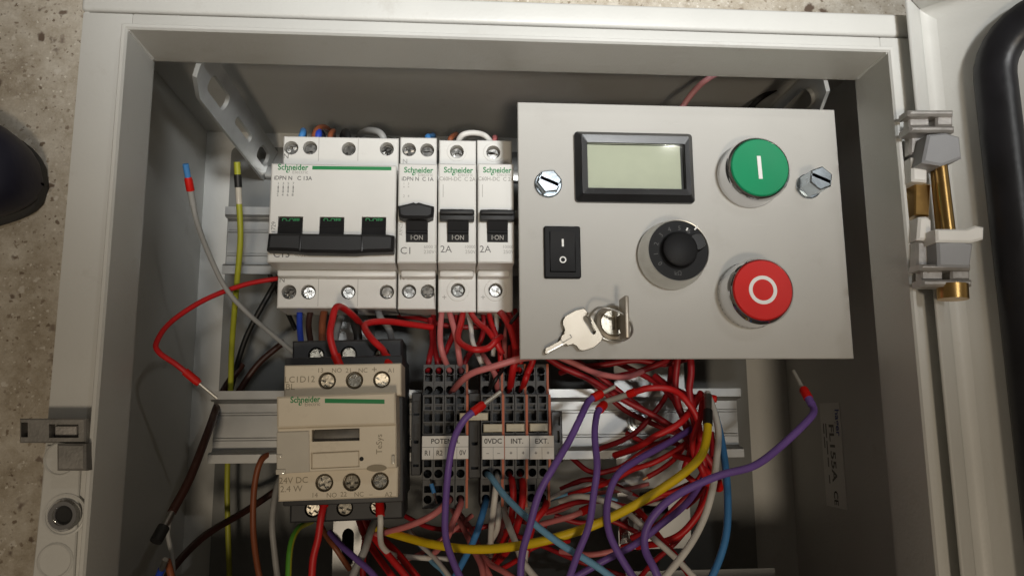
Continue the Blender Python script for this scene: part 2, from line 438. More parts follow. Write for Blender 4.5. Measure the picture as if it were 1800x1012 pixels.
# ---- door: a tray swung open to the right, its far edge standing up towards the viewer
DA = math.radians(50)
fd = Fr((0, 0), (1, 0), 0)
DM = Matrix(((math.cos(DA), 0, -math.sin(DA), 209.3), (0, 1, 0, 0), (math.sin(DA), 0, math.cos(DA), 152), (0, 0, 0, 1)))
dl = lambda gg: gg.xf(Matrix.Translation((0, 0, 3)) @ DM)
DY0, DY1, DW = -133.0, 175.8, 352.0
g = G()
g.box(0, DW, DY0, DY1, -1.5, 0)
def lipbar(a, gg=g): gg.box(*a)
g.box(-1.5, 0.0, DY0-1.5, DY1+1.5, -1.5, 19, .6)
g.box(DW, DW+1.5, DY0-1.5, DY1+1.5, -1.5, 19, .6)
g.box(0.05, DW-.05, DY1, DY1+1.5, -1.5, 19, .6)
g.box(0.05, DW-.05, DY0-1.5, DY0, -1.5, 19, .6)
# coved inner fold so the corner reads as bent sheet
g.extrude_x([(DY1-.05, .02), (DY1-5, .02), (DY1-2.2, .6), (DY1-.6, 2.2), (DY1-.05, 5)], .1, DW-.1)
g2 = G(); g2.extrude_x([(0, .03), (5, .03), (2.2, .6), (.6, 2.2), (0, 5)], DY0+.1, DY1-.1)
g2.xf(Matrix(((0, 1, 0, .05), (1, 0, 0, 0), (0, 0, 1, 0), (0, 0, 0, 1))))
tmpm = bpy.data.meshes.new('t'); g2.bm.to_mesh(tmpm); g.bm.from_mesh(tmpm); g2.bm.free()
door = dl(g).build('door', 'paint', enc)
part(door, 'open grey tray door with black foam gasket')
# gasket loop: fat bead with rounded corners
g = G()
gx0, gx1, gy0, gy1, gr = 25, DW-24, DY0+28, DY1-17, 22
path = rrect(gx0, gx1, gy0, gy1, gr, 8)
bm = g.bm; prof = [(-7.6, .3), (-7.8, 3.5), (-6.6, 6), (-3.8, 7.4), (0, 7.8), (3.8, 7.4), (6.6, 6), (7.8, 3.5), (7.6, .3)]
n = len(path); rings = []
for i in range(n):
    p0, p, p1 = Vector(path[i-1]), Vector(path[i]), Vector(path[(i+1) % n])
    t = (p1-p0).normalized(); nr = Vector((t.y, -t.x))
    rings.append([bm.verts.new((p.x+nr.x*a, p.y+nr.y*a, b)) for a, b in prof])
for i in range(n):
    a, b = rings[i], rings[(i+1) % n]
    for k in range(len(prof)-1): bm.faces.new((a[k], a[k+1], b[k+1], b[k]))
dl(g).build('gasket', 'rubber', door, 60)

# ---- hinge between lip and door
hz = 168
hinge = None
g = G()
pxbox(g, 1600, 1634, 228, 271, 165, 169, .8)
pxbox(g, 1597, 1677, 193, 203.5, 168, 175, .9)
pxbox(g, 1598, 1634, 203, 222, 167, 171, .6)
pxbox(g, 1646, 1676, 203, 222, 167, 173, .8)
pxbox(g, 1600, 1679, 221, 232, 168, 176, .9)
hinge = B(lift(g), 'hinge', 'cast')
part(hinge, 'cast zinc hinge with brass pin and grey plastic blocks')
g = G()
pxbox(g, 1612, 1650, 424, 468, 165, 170, .8)
pxbox(g, 1618, 1708, 464, 474, 168, 176, .9)
pxbox(g, 1620, 1658, 474, 492, 167, 171, .6)
pxbox(g, 1672, 1706, 474, 492, 167, 173, .8)
pxbox(g, 1622, 1710, 491, 503, 168, 175, .9)
lift(g).build('hinge_knuckle', 'cast', hinge)
HB = lambda gg, nm, m, sm=35: lift(gg).build(nm, m, hinge, sm)
g = G(); a = at(1650, 262, 172); b = at(1672, 440, 172); g.tube([a, a.lerp(b, .5), b], 2.5, 20); HB(g, 'pin', 'brass')
g = G(); a = at(1640, 262, 168); b = at(1656, 440, 168); g.tube([a, b], 1.8, 14); HB(g, 'pin_sleeve', 'brass')
g = G(); a = at(1674, 500, 172); b = at(1675.5, 526, 172); g.tube([a, a.lerp(b, .12), b], lambda t: 5.6, 24); HB(g, 'pin_head', 'brass')
def block(px, z0, z1, bev=.9):
    gg = G(); ps = [at(*p, z1) for p in px]; gg.slab([(p.x, p.y) for p in ps], z0, z1, bev=bev); return gg
HB(block([(1622, 285), (1656, 291), (1692, 278), (1688, 240), (1664, 233), (1632, 236)], 165, 177), 'plastic_block', 'greyplastic')
HB(block([(1650, 468), (1706, 470), (1712, 428), (1688, 422), (1648, 425)], 163, 177), 'plastic_block', 'greyplastic')
HB(block([(1604, 318), (1631, 320), (1632, 277), (1603, 276)], 160, 170), 'white_clip', 'white')
HB(block([(1613, 421), (1640, 423), (1638, 386), (1630, 380), (1616, 381)], 160, 171), 'white_clip', 'white')
HB(block([(1647, 425), (1708, 426), (1730, 420), (1731, 399), (1716, 396), (1700, 402), (1646, 402)], 166, 178, .8), 'white_clip', 'white')
HB(block([(1608, 378), (1634, 380), (1637, 324), (1609, 320)], 158, 166, .5), 'spring_clip', 'brass')

# ---- type sticker on the right inner wall
st = None
wx = OX1-1.6
def wallpt(px, py):
    d = R @ Vector(((px-900)/F, (py-506)/F, 1)); t = (wx-.3)/d[0]
    return Vector((wx-.3, d[1]*t, H+d[2]*t))
ps = [wallpt(*p) for p in ((1437, 712), (1478, 707), (1490, 893), (1447, 886))]
cen = sum(ps, Vector())/4
y0, y1 = min(p.y for p in ps), max(p.y for p in ps); z0, z1 = min(p.z for p in ps)+4, max(p.z for p in ps)-2
g = G(); g.box(wx-.35, wx-.05, y0, y1, z0, z1)
st = B(lift(g), 'type_sticker', 'sticker')
part(st, 'pale printed type sticker')
# writing runs down the wall; text plane = yz, reading direction -y, its top towards the opening (+z)
TT = Matrix(((0, 0, -1, 0), (-1, 0, 0, 0), (0, 1, 0, 0), (0, 0, 0, 1)))
def stext(body, fy, fz_, size, m, bold=0, sx=1):
    text(body, wx-.45, y1-(y1-y0)*fy, z0+(z1-z0)*fz_+3, size, st, m, 0, bold, sx, 'LEFT', TT)
stext('hager', .06, .86, 4.5, 'print_blue', .03)
stext('FL155A', .2, .52, 5.4, 'print_grey', .03, 1.3)
stext('CE', .84, .52, 4.5, 'print_black', .02)
for fz2, runs in ((.26, ((.2, .34), (.37, .5), (.53, .62), (.7, .78))), (.14, ((.2, .3), (.33, .44)))):
    for f0, f1 in runs:      # fine print too small to read
        g = G(); zc = z0+(z1-z0)*fz2; g.box(wx-.42, wx-.36, y1-(y1-y0)*f1, y1-(y1-y0)*f0, zc-.5, zc+.5); lift(g).build('fine_print', 'print_grey', st)

# ================================================================== rails and supports
def rail(name, p0, xpx1, label, z=60, yoff=0):
    a = at(*p0, z); b = at(xpx1, p0[1], z)
    fr = Fr(p0, (xpx1, p0[1]), z); fr.ang = 0; fr.o = Vector((a.x, a.y-17.5+yoff, z-8))
    o = thing(name, fr, label, 'mounting rail', 'mounting rails')
    ln = b.x-a.x; t = 1.1
    pr = [(17.5, 8), (13.4, 8), (12.3, 6.9), (12.3, t+1), (11.3, t), (-11.3, t), (-12.3, t+1), (-12.3, 6.9), (-13.4, 8), (-17.5, 8),
          (-17.5, 8-t), (-13.9, 8-t), (-13.4, 6.4), (-13.4, .9), (-12.4, 0), (12.4, 0), (13.4, .9), (13.4, 6.4), (13.9, 8-t), (17.5, 8-t)]
    g = G(); g.extrude_x(pr, 0, ln)
    # pressed ribs along the floor of the channel
    for yy in (-6.2, 6.2): g.extrude_x([(yy-.9, t-.05), (yy-.4, t+.5), (yy+.4, t+.5), (yy+.9, t-.05)], 0.3, ln-.3)
    g.build('channel', 'rail', o)
    return o, fr, ln
r1, f1, l1 = rail('din_rail', (396, 363), 1180, 'grey steel mounting rail behind the row of circuit breakers')
r2, f2, l2 = rail('din_rail', (371, 687), 1302, 'shiny steel mounting rail carrying the beige contactor and terminal blocks')
r3, f3, l3 = rail('din_rail', (1100, 1004), 1362, 'short steel mounting rail under the lower ends of the purple wires')
# screw with washer in the channel
u, v = f2.L(1121, 740, 54)
g = G(); g.lathe([(5.4, 1.1), (5.4, 2.0), (5.2, 2.1), (2.9, 2.1)], u, v, 28); g.lathe([(4.3, 2.1), (4.1, 3.0), (2.6, 3.0)], u, v, 28); g.build('washer', 'bluezinc', r2)
g = G(); g.lathe([(3.2, 2.9), (3.2, 5.4), (2.6, 6.0), (1.7, 6.0), (1.5, 4.0), (0, 4.0)], u, v, 24); g.build('screw', 'steel', r2)
def support(px0, px1, py0, py1, label, z=50):
    a = at(px0, py1, z); b = at(px1, py0, z)
    fr = Fr((0, 0), (1, 0), 0); fr.ang = 0; fr.o = Vector((a.x, a.y, 3.2))
    o = thing('support_bracket', fr, label, 'bracket', 'steel brackets under the rails')
    wd, ht = b.x-a.x, b.y-a.y
    g = G()
    g.slab(rect(0, wd, 0, ht), z-6.5-3.2, z-5.2-3.2, [(rrect(wd*.3, wd*.7, ht*f-9, ht*f+9, 3.4), None) for f in (.1, .3, .72, .9)])
    g.box(0, 1.3, 0, ht, 0, z-9.8); g.box(wd-1.3, wd, 0, ht, 0, z-9.8)
    g.build('bracket_body', 'rail', o)
    return o
support(1092, 1190, 262, 968, 'shiny slotted steel bracket behind the red wires to the right of the terminal blocks')
support(580, 650, 330, 1040, 'slotted steel bracket behind the beige contactor')

# ================================================================== screws
def screw(gm, u, v, zt, r, rot):
    gm.slab(circ(u, v, r, 24), zt-2.4, zt, [(plus(u, v, r*.78, r*.25, rot), 2.0)], bev=.55)
def screw_obj(u, v, zt, r, parent, m='steel', name='terminal_screw'):
    g = G(); screw(g, 0, 0, 0, r, random.uniform(0, 1.5))
    g.xf(Matrix.Translation((u, v, zt)) @ Matrix.Rotation(random.uniform(-.14, .14), 4, 'X') @ Matrix.Rotation(random.uniform(-.14, .14), 4, 'Y'))
    return g.build(name, m, parent)

# ================================================================== circuit breakers
def logo(fr, o, px, py, z, width_px, rule=None, m2='print_faint'):
    (u0, v0), (u1, _) = fr.L(px, py, z), fr.L(px+width_px, py, z)
    wdt = u1-u0
    zl = z-fr.o.z
    text('Schneider', u0+wdt*.5, v0, zl+.06, wdt*.178, o, 'print_green', 0, .03, .88)
    text('Electric', u0+wdt*.71, v0-wdt*.135, zl+.06, wdt*.115, o, m2, 0, 0, .95)
    g = G(); lp = [(u0+wdt*.36+a*wdt*.05+b*wdt*.012, v0-wdt*.115+b*wdt*.05) for a, b in ((math.cos(t), math.sin(t)) for t in [k*2*math.pi/18 for k in range(18)])]
    hl = [(u0+wdt*.37+a*wdt*.026, v0-wdt*.115+b*wdt*.03) for a, b in ((math.cos(t), math.sin(t)) for t in [k*2*math.pi/18 for k in range(18)])]
    g.slab(lp, zl+.02, zl+.07, [(hl, None)]); g.build('leaf_mark', 'print_green', o)
    if rule:
        a = fr.L(rule[0], py+1, z); b = fr.L(rule[1], py+2.5, z); hh = .85
        g = G(); g.slab([(a[0], a[1]-hh), (b[0], b[1]-hh), (b[0], b[1]+hh), (a[0], a[1]+hh)], zl+.02, zl+.07); g.build('green_rule', 'print_green', o)

ZN, ZT = 112.0, 88.0        # nose front and terminal front
def breaker(x0, x1, ytop, label, noseL, noseR, screws_top, screws_bot, toggles, name='circuit_breaker'):
    """x0,x1: terminal body edges (photo px at ZT); noseL/R: nose edges at ZN"""
    fr = Fr((x0, ytop+302), (x1, ytop+302), ZT); fr.ang = 0
    fr.o = Vector((at(x0, ytop+130, ZT).x, fr.o.y, 58.0))
    o = thing(name, fr, label, 'circuit breaker', 'circuit breakers on the upper rail')
    zl = lambda z: z-58.0
    u1 = fr.L(x1, ytop+130, ZT)[0]
    vt = fr.L(x0, ytop, ZT)[1]
    holes = []
    for sxp, syp in screws_top+screws_bot:
        u, v = fr.L(sxp, syp, ZT); holes.append((circ(u, v, 3.45, 22), 6.0))
    g = G(); g.slab(rect(0.1, u1-.1, 0, vt), zl(62.5), zl(ZT), holes, bev=.5)
    body = g.build('body', 'mcb', o)
    for sxp, syp in screws_top+screws_bot:
        u, v = fr.L(sxp, syp, ZT); screw_obj(u, v, zl(ZT)-2.6, 3.1, o, 'screwsteel')
    # nose
    a = fr.L(noseL, 287, ZN); b = fr.L(noseR, 462, ZN)
    n0, n1, v0, v1 = a[0], b[0], b[1], a[1]
    th = []
    for (tx0, tx1, ty0, ty1) in toggles:
        tu0, tu1, tv0, tv1 = fr.R(tx0, tx1, ty0, ty1, ZN); th.append((rect(tu0, tu1, tv0, tv1), 7.0))
    g = G(); g.slab(rect(n0, n1, v0, v1), zl(ZT)-3, zl(ZN), th, bev=.6)
    nose = g.build('nose', 'mcb', o)
    # shoulders
    g = G(); g.box(n0+.6, n1-.6, v0-3.2, v0-.02, zl(ZT)-2, zl(ZT)+6, .8); g.build('shoulder', 'mcb', nose)
    return fr, o, zl, (n0, n1, v0, v1), nose
def label_window(fr, o, zl, rc):
    u0, u1, v0, v1 = fr.R(*rc, ZT)
    m = (v0+v1)/2; h = (v1-v0)
    g = G(); g.slab(rect(u0, u1, v0+h*.55, v1), zl(ZT)-.02, zl(ZT)+.35, bev=.1); g.build('marker_slot', 'mcb_clip', o)
    g = G(); g.slab(rect(u0, u1, v0, v0+h*.25), zl(ZT)-.02, zl(ZT)+.5, bev=.15); g.build('marker_slot', 'mcb_clip', o)
    g = G(); g.slab(rect(u0, u1, v0+h*.27, v0+h*.53), zl(ZT)-.02, zl(ZT)+.04); g.build('marker_gap', 'print_faint', o)

# --- the wide one
fr, o, zl, nn, nose = breaker(493, 699, 239, 'wide white circuit breaker with long black lever, marked C13, next to the C1 breaker', 477, 694,
    [(512, 260), (545, 260), (613, 262), (680, 262)], [(508, 513), (542, 513), (612, 513), (680, 513)],
    [(489, 531, 380, 432), (562, 604, 381, 432), (636, 678, 381, 432)])
for k, (a, b) in enumerate(((489, 531), (562, 604), (636, 678))):
    u0, u1, v0, v1 = fr.R(a, b, 380, 432, ZN)
    g = G()
    pts = [(v1-.2, zl(ZN)-6.8), (v1-.3, zl(ZN)-1.6), (v1-2.6, zl(ZN)-.6), (v1-4.6, zl(ZN)-.1), (v1-4.9, zl(ZN)+.7), (v1-5.6, zl(ZN)+.9), (v0+1, zl(ZN)+2.2), (v0+.3, zl(ZN)-6.8)]
    g.extrude_x(pts, u0+.25, u1-.25); tg = g.build('toggle', 'black', o)
    text('O-OFF', (u0+u1)/2, v1-1.7, zl(ZN)-.8, 1.9, tg, 'led_green', 0, .02, 1.05, tilt=Matrix.Rotation(math.radians(23), 4, 'X'))
u0, u1, v0, v1 = fr.R(471, 692, 411, 446, ZN+7)
g = G(); m = (u0+u1)/2; h = v1-v0
g.slab([(u0, v0+.8), (u0+h*1.4, v0+.5), (u0+h*2, v0-.1), (u1-h*2, v0-.2), (u1-h*1.3, v0+.3), (u1, v0+.7), (u1+.3, v1-.5), (u1-2.5, v1), (u0+.5, v1)], zl(ZN)+1.6, zl(ZN)+9, bev=1.3)
g.build('lever', 'blackmatt', o)
for x in (527, 636):
    uu = fr.L(x, 428, ZN+9)[0]; g = G(); g.box(uu-.35, uu+.35, v0+.6, v1-.6, zl(ZN)+8.6, zl(ZN)+9.25, .1); g.build('lever_rib', 'black', o)
logo(fr, o, 484, 294, ZN, 62, (549, 688))
u, v = fr.L(515, 313.5, ZN); text('iDPN N   C 13A', u, v, zl(ZN)+.06, 1.9, o, 'print_grey', 0, .025, .95)
for k in range(4):
    u, v = fr.L(489+8.8*k, 330, ZN); text('\u00d7', u, v, zl(ZN)+.06, 1.3, o, 'print_grey'); text('1357'[k], u, v+1.9, zl(ZN)+.06, 1.2, o, 'print_grey')
    g = G(); g.slab(rect(u-.15, u+.15, v-2.4, v+1), zl(ZN)+.02, zl(ZN)+.06); g.build('diagram_line', 'print_grey', o)
    u, v = fr.L(488+8.8*k, 342, ZN); text('2468'[k], u, v-.2, zl(ZN)+.06, 1.3, o, 'print_grey'); text('\u2192', u, v+1.4, zl(ZN)+.06, 1, o, 'print_grey')
u, v = fr.L(481, 402, ZN); text('21729', u, v, zl(ZN)+.06, 1.9, o, 'print_grey', math.pi/2)
u, v = fr.L(495, 447, ZN); text('C13', u, v, zl(ZN)+.06, 3.2, o, 'print_grey', 0, .01)
u, v = fr.L(531, 448, ZN); text('400V~', u, v, zl(ZN)+.06, 1.9, o, 'print_faint')
u, v = fr.L(503, 275, ZT); text('N', u, v, zl(ZT)+.06, 2.6, o, 'print_grey')
u, v = fr.L(496, 492, ZT); text('N', u, v, zl(ZT)+.06, 2.6, o, 'print_grey')
for rc in ((503, 546, 475, 491), (574, 615, 475, 491), (644, 684, 475, 491)): label_window(fr, o, zl, rc)
for x in (561, 630):
    for (ya, yb, z, zz) in ((241, 283, ZT, ZT), (466, 538, ZT, ZT)):
        ua, va = fr.L(x, ya, z); _, vb = fr.L(x, yb, z)
        g = G(); g.slab(rect(ua-.12, ua+.12, vb, va), zl(z)-.02, zl(z)+.03); g.build('module_joint', 'print_faint', o)
# --- narrow ones
def narrow(xs, ns, ytop, label, st, sb, tog, lever, on, amp, extra, faint, sub, txt):
    fr, o, zl, nn, nose = breaker(xs[0], xs[1], ytop, label, ns[0], ns[1], st, sb, [(tog[0], tog[1], tog[2]-18, tog[3])])
    u0, u1, v0, v1 = fr.R(*tog, ZN)
    vt = fr.L(tog[0], tog[2]-18, ZN)[1]
    g = G()
    # curved rocker: flat printed foot, ridge, raised neck
    pts = [(v0+.2, zl(ZN)-6.8), (v0+.2, zl(ZN)+.3), (v0+3.6, zl(ZN)+1.2), (v0+4.0, zl(ZN)+2.2), (v0+4.7, zl(ZN)+2.2), (v0+5.2, zl(ZN)+1.5), (v1, zl(ZN)+4), (vt-.3, zl(ZN)+3), (vt-.3, zl(ZN)-6.8)]
    g.extrude_x(pts, u0+.2, u1-.2); tg = g.build('toggle', 'dialblack', o)
    text('I\u00b7ON', (u0+u1)/2, v0+1.9, zl(ZN)+.95, 2.2, tg, 'print_faint', 0, .01, .9, tilt=Matrix.Rotation(math.radians(14), 4, 'X'))
    u0, u1, v0, v1 = fr.R(*lever, ZN+6)
    g = G(); h = v1-v0; m = (u0+u1)/2
    if on == 'peak':
        g.slab([(u0+.4, v0+1), (u0+2.6, v0), (u1-2.6, v0), (u1-.4, v0+1), (u1, v1-1.8), (u1-4, v1-.9), (m+1.2, v1), (m, v1-.5), (m-1.2, v1), (u0+4, v1-.9), (u0, v1-1.8)], zl(ZN)+.6, zl(ZN)+8.5, bev=1.1)
    else:
        g.box(u0, u1, v0, v1, zl(ZN)+.6, zl(ZN)+5.0, .5); g.box(u0+.2, u1-.2, v0+h*.42, v1-.5, zl(ZN)+4.6, zl(ZN)+7.5, .9)
    g.build('lever', 'blackmatt', o)
    logo(fr, o, ns[0]+5, 299, ZN, (ns[1]-ns[0])*.9)
    u, v = fr.L((ns[0]+ns[1])/2, 315, ZN); text(txt, u, v, zl(ZN)+.06, 1.9, o, faint, 0, .02, .92)
    u, v = fr.L(ns[0]+13, 438.5 if amp == '2A' else 441, ZN); text(amp, u, v, zl(ZN)+.06, 3.3, o, 'print_grey')
    u, v = fr.L(ns[1]-10, 443, ZN); text(sub[1], u, v, zl(ZN)+.06, 1.7, o, 'print_faint')
    u, v = fr.L(ns[1]-11, 434, ZN); text(sub[0], u, v, zl(ZN)+.06, 1.5, o, 'print_faint')
    return fr, o, zl
fr, o, zl = narrow((701.5, 767), (701, 767), 241, 'narrow white circuit breaker marked C1 with a peaked black lever', [(719, 263), (751, 264)], [(719, 512), (752, 512)],
    (714, 752, 387, 426), (700, 763, 357, 386), 'peak', 'C1', None, 'print_grey', ('6000 3', '230V~'), 'iDPN N  C 1A')
u, v = fr.L(712, 284, ZT); text('N', u, v, zl(ZT)+.06, 2.4, o, 'print_faint')
u, v = fr.L(707, 488, ZT); text('N', u, v, zl(ZT)+.06, 2.4, o, 'print_grey')
u, v = fr.L(705, 402, ZN); text('A9N21', u, v, zl(ZN)+.06, 1.6, o, 'print_faint', math.pi/2)
for k in range(2):
    u, v = fr.L(710+8*k, 329, ZN); text('13'[k], u, v+1.6, zl(ZN)+.06, 1.2, o, 'print_faint'); text('\u00d7', u, v, zl(ZN)+.06, 1.3, o, 'print_faint')
    u, v = fr.L(710+8*k, 345, ZN); text('24'[k], u, v, zl(ZN)+.06, 1.3, o, 'print_faint')
label_window(fr, o, zl, (716, 755, 475, 492))
for xs, ns, s1, s2, tg, lv, lab, mx in (
    ((771, 837), (771, 837), (803, 267), (805, 510), (786, 824, 388, 426), (773, 834, 366, 386), 'white circuit breaker marked 2A standing between the C1 breaker and another 2A', 777),
    ((838.5, 901), (840, 904), (867, 268), (871, 510), (856, 893, 388, 426), (844, 905, 367, 386), 'white circuit breaker marked 2A tucked against the control panel edge', 845)):
    fr, o, zl = narrow(xs, ns, 246, lab, [s1], [s2], tg, lv, 'flat', '2A', None, 'print_faint', ('10000', '250V'), 'C60H-DC  C 2A')
    u, v = fr.L(s2[0], s2[1], ZT)
    g = G(); g.slab(circ(u, v, 5.4, 26), zl(ZT)-.02, zl(ZT)+.3, [(circ(u, v, 3.5, 20), None)], bev=.2); g.build('screw_surround', 'mcb', o)
    u, v = fr.L(s1[0], s1[1], ZT)
    g = G(); g.slab(circ(u, v, 5.0, 26), zl(ZT)-.02, zl(ZT)+.3, [(circ(u, v, 3.5, 20), None)], bev=.2); g.build('screw_surround', 'mcb', o)
    u, v = fr.L(mx+4, 523, ZT); text('+', u, v, zl(ZT)+.06, 3, o, 'print_faint')
    u, v = fr.L(ns[0]+8, 334, ZN); g = G(); g.slab(rect(u-.12, u+.12, v-3.4, v+2.6), zl(ZN)+.02, zl(ZN)+.06); g.build('diagram_line', 'print_faint', o)
    label_window(fr, o, zl, (ns[0]+13, ns[0]+53, 471, 486))

# ================================================================== contactor
ZC, ZCT, ZCB = 142.0, 133.0, 100.0
fr = Fr((489, 881), (699, 873), ZCT); fr.o = Vector((fr.o.x, fr.o.y, 58.0))
con = thing('contactor', fr, 'beige contactor with green stripe on a dark base, hooked on the rail', 'contactor')
zl = lambda z: z-58.0
uT = fr.L(705, 638, ZCT); W = fr.L(699, 873, ZCT)[0]
# dark base with terminals above and below
ub0, vb1 = fr.L(514, 599, ZCB); ub1, _ = fr.L(703, 599, ZCB); _, vb0 = fr.L(540, 918, ZCB)
bh = [fr.L(*p, ZCB) for p in ((556, 624), (613, 622), (671, 624))]; bl = [fr.L(*p, ZCB) for p in ((550, 894), (606, 892), (664, 890))]
g = G(); g.slab(rect(ub0, ub1+1, vb0, vb1), zl(62), zl(ZCB), [(circ(u, v, 3.7, 20), 3) for u, v in bh+bl], bev=.8); g.box(ub0+.5, ub1+2.2, vb0+9, vb1-9, zl(62), zl(118), .8)
g.build('base', 'base', con)
for u, v in bh+bl: screw_obj(u, v, zl(ZCB)-.8, 3.4, con, 'screwdark')
# beige terminal decks and the raised cover
tp = [fr.L(*p, ZCT) for p in ((575, 669), (623, 668), (671, 667))]; bt = [fr.L(*p, ZCT) for p in ((570, 848), (618, 847), (668, 845))]
a0 = fr.L(500, 642, ZCT); a1 = fr.L(705, 638, ZCT)
vm1 = fr.L(500, 700, ZCT)[1]; vm0 = fr.L(500, 826, ZCT)[1]
g = G(); g.slab([(a0[0], vm1), (a1[0], vm1), (a1[0], a1[1]), (a0[0], a0[1])], zl(104), zl(ZCT), [(circ(u, v, 3.6, 22), 4) for u, v in tp], bev=.5); g.build('upper_terminal_deck', 'beige', con)
g = G(); g.slab([(0, 0), (W, 0), (W+.3, vm0), (0, vm0)], zl(104), zl(ZCT), [(circ(u, v, 3.6, 22), 4) for u, v in bt], bev=.5); g.build('lower_terminal_deck', 'beige', con)
for u, v in tp+bt: screw_obj(u, v, zl(ZCT)-1.2, 3.2, con, 'screwdark')
def cr(px): return [fr.L(*p, ZC) for p in px]
A, Bq, C, D = cr(((486, 832), (697, 822), (695, 689), (487, 697)))
vs = fr.L(487, 752, ZC)[1]       # step line between brow and lower cover
win = cr(((548, 776), (632, 774), (632, 752), (548, 755)))
lid = cr(((547, 824), (632, 820), (632, 791), (547, 795)))
g = G(); g.slab([(A[0], vs+.03), (Bq[0], vs+.03), C, D], zl(110), zl(ZC)+.9, bev=.7); g.build('brow', 'beige', con)
g = G(); g.slab([A, Bq, (Bq[0], vs-.03), (A[0], vs-.03)], zl(110), zl(ZC), [(win, 5), (lid, 1.2)], bev=.5); cov = g.build('cover', 'beige', con)
g = G(); uw0, uw1 = win[0][0], win[1][0]; vw0, vw1 = win[0][1], win[2][1]
g.box(uw0+.2, uw1-.2, vw0+.2, vw1-.2, zl(ZC)-4.9, zl(ZC)-3, .4); g.build('armature', 'window_dark', con)
g = G(); g.slab([(lid[0][0]+.3, lid[0][1]+.2), (lid[1][0]-.3, lid[1][1]+.2), (lid[2][0]-.3, lid[2][1]-.3), (lid[3][0]+.3, lid[3][1]-.3)], zl(ZC)-1.1, zl(ZC)-.1, bev=.3); g.build('marker_plate', 'beige', con)
u, v = fr.L(635.5, 806, ZC); g = G(); g.lathe([(0, zl(ZC)+.06), (.85, zl(ZC)+.06), (.85, zl(ZC)-.1)], u, v, 16); g.build('indicator_hole', 'hole', con)
# clear flap at the left of the cover and lugs
cl = cr(((487, 832), (545, 829), (544, 757), (487, 759)))
g = G(); g.slab(cl, zl(ZC)+.05, zl(ZC)+.9, bev=.3); g.build('clear_flap', 'clear', con)
for rc in ((486, 503, 824, 833), (487, 497, 798, 804), (688, 694, 800, 815)):
    u0, u1, v0, v1 = fr.R(*rc, ZC); g = G(); g.box(u0, u1, v0, v1, zl(ZC)-2, zl(ZC)+1.6, .4); g.build('catch', 'clear', con)
u, v = fr.L(662, 822, ZC); g = G(); g.lathe([(4.0, zl(ZC)-.3), (3.8, zl(ZC)+.25), (0, zl(ZC)+.25)], u, v, 24, 1, .35); g.build('thumb_hollow', 'print_tan', con)
fr2 = Fr((0, 0), (1, 0), 0); fr2.o = fr.o; fr2.ang = fr.ang
ZCL = ZC+.9
logo(fr, con, 506, 703, ZCL, 61, (571, 676), 'print_tan')
def ct(s, px, py, z, size, m='print_tan', rot=0, b=.0): u, v = fr.L(px, py, z); text(s, u, v, zl(z)+.07, size, con, m, rot, b)
ct('LC1D12', 527, 667, ZCT, 2.6); ct('BL', 510, 680, ZCT, 2.6)
for s, px in (('13', 563), ('NO', 592), ('21', 613), ('NC', 638), ('+', 658), ('A1', 688)): ct(s, px, 651 if s != '+' else 650, ZCT, 1.9 if s != '+' else 3)
for s, px in (('14', 553), ('NO', 583), ('22', 604), ('NC', 631), ('\u2013', 652), ('A2', 683)): ct(s, px, 870 if px < 600 else 868.5, ZCT, 1.9)
ct('24V DC', 516, 844, ZCT, 2.5); ct('2.4 W', 512, 859, ZCT, 2.5); ct('TeSys', 667, 780, ZC, 2.4, 'print_tan', math.pi/2)

# ================================================================== terminal blocks
PITCH = 5.13
ROWS = [(640, 694, 90.0, [('c', 652), ('s', 664), ('c', 685)]), (694, 765, 96.0, [('s', 703), ('t', 715.5), ('b', 731), ('b', 752)]),
        (765, 806, 97.0, []), (806, 843, 93.5, [('s', 814), ('c', 832)]), (843, 893, 88.5, [('s', 859), ('c', 877)])]
ftb = Fr((780, 770), (790, 770), 96); ftb.ang = 0; Z0T = 58.0
def vloc(py, z): return at(780, py, z).y-ftb.o.y
def terminal_mesh():
    g = G(); pw = PITCH/2-.08
    top = None
    for k, (p0, p1, z, hl) in enumerate(ROWS):
        v1, v0 = vloc(p0, z), vloc(p1, z)
        if top is not None: v1 = top-.01
        top = v0
        hs = []
        for kind, py in hl:
            v = vloc(py, z)
            if kind == 'c': hs.append((circ(0, v, 1.95, 14), 13))
            if kind == 's': hs.append((rect(-1.7, 1.7, v-1.55, v+1.55), 9))
            if kind == 't': hs.append((rect(-1.5, 1.5, v-1.1, v+1.1), 4))
            if kind == 'b': hs.append((rect(-2.0, 2.0, v-2.4, v+2.4), 10))
        g.slab(rect(-pw, pw, v0, v1), 4, z-Z0T, hs, bev=.18)
    return g
tob = terminal_mesh().build('terminal_block', 'terminal', None); tme = tob.data; bpy.data.objects.remove(tob)
LEFT = [752, 771, 790.5, 810]; RIGHT = [855, 874, 895.5, 915, 936, 955]
TL = {752: 'dark grey terminal block with marker R1 on the contactor side', 771: 'dark grey terminal block with marker R2 and a tiny resistor lead',
      790.5: 'dark grey terminal block between markers R2 and 0V behind the purple wire', 810: 'dark grey terminal block with marker 0V beside an orange end plate',
      855: 'dark grey terminal block under the first minus of the 0VDC label', 874: 'dark grey terminal block under the second minus of the 0VDC label',
      895.5: 'dark grey terminal block under the first plus of the INT. label', 915: 'dark grey terminal block under the second plus of the INT. label',
      936: 'dark grey terminal block under the first plus of the EXT. label', 955: 'dark grey terminal block under the last plus of the EXT. label'}
def tbx(px): return at(px, 770, 96).x
for px in LEFT+RIGHT:
    o = place('terminal_block', tme); o.location = Vector((tbx(px), ftb.o.y, Z0T))*MM
    tag(o, TL[px], 'terminal block', 'terminal blocks on the lower rail')
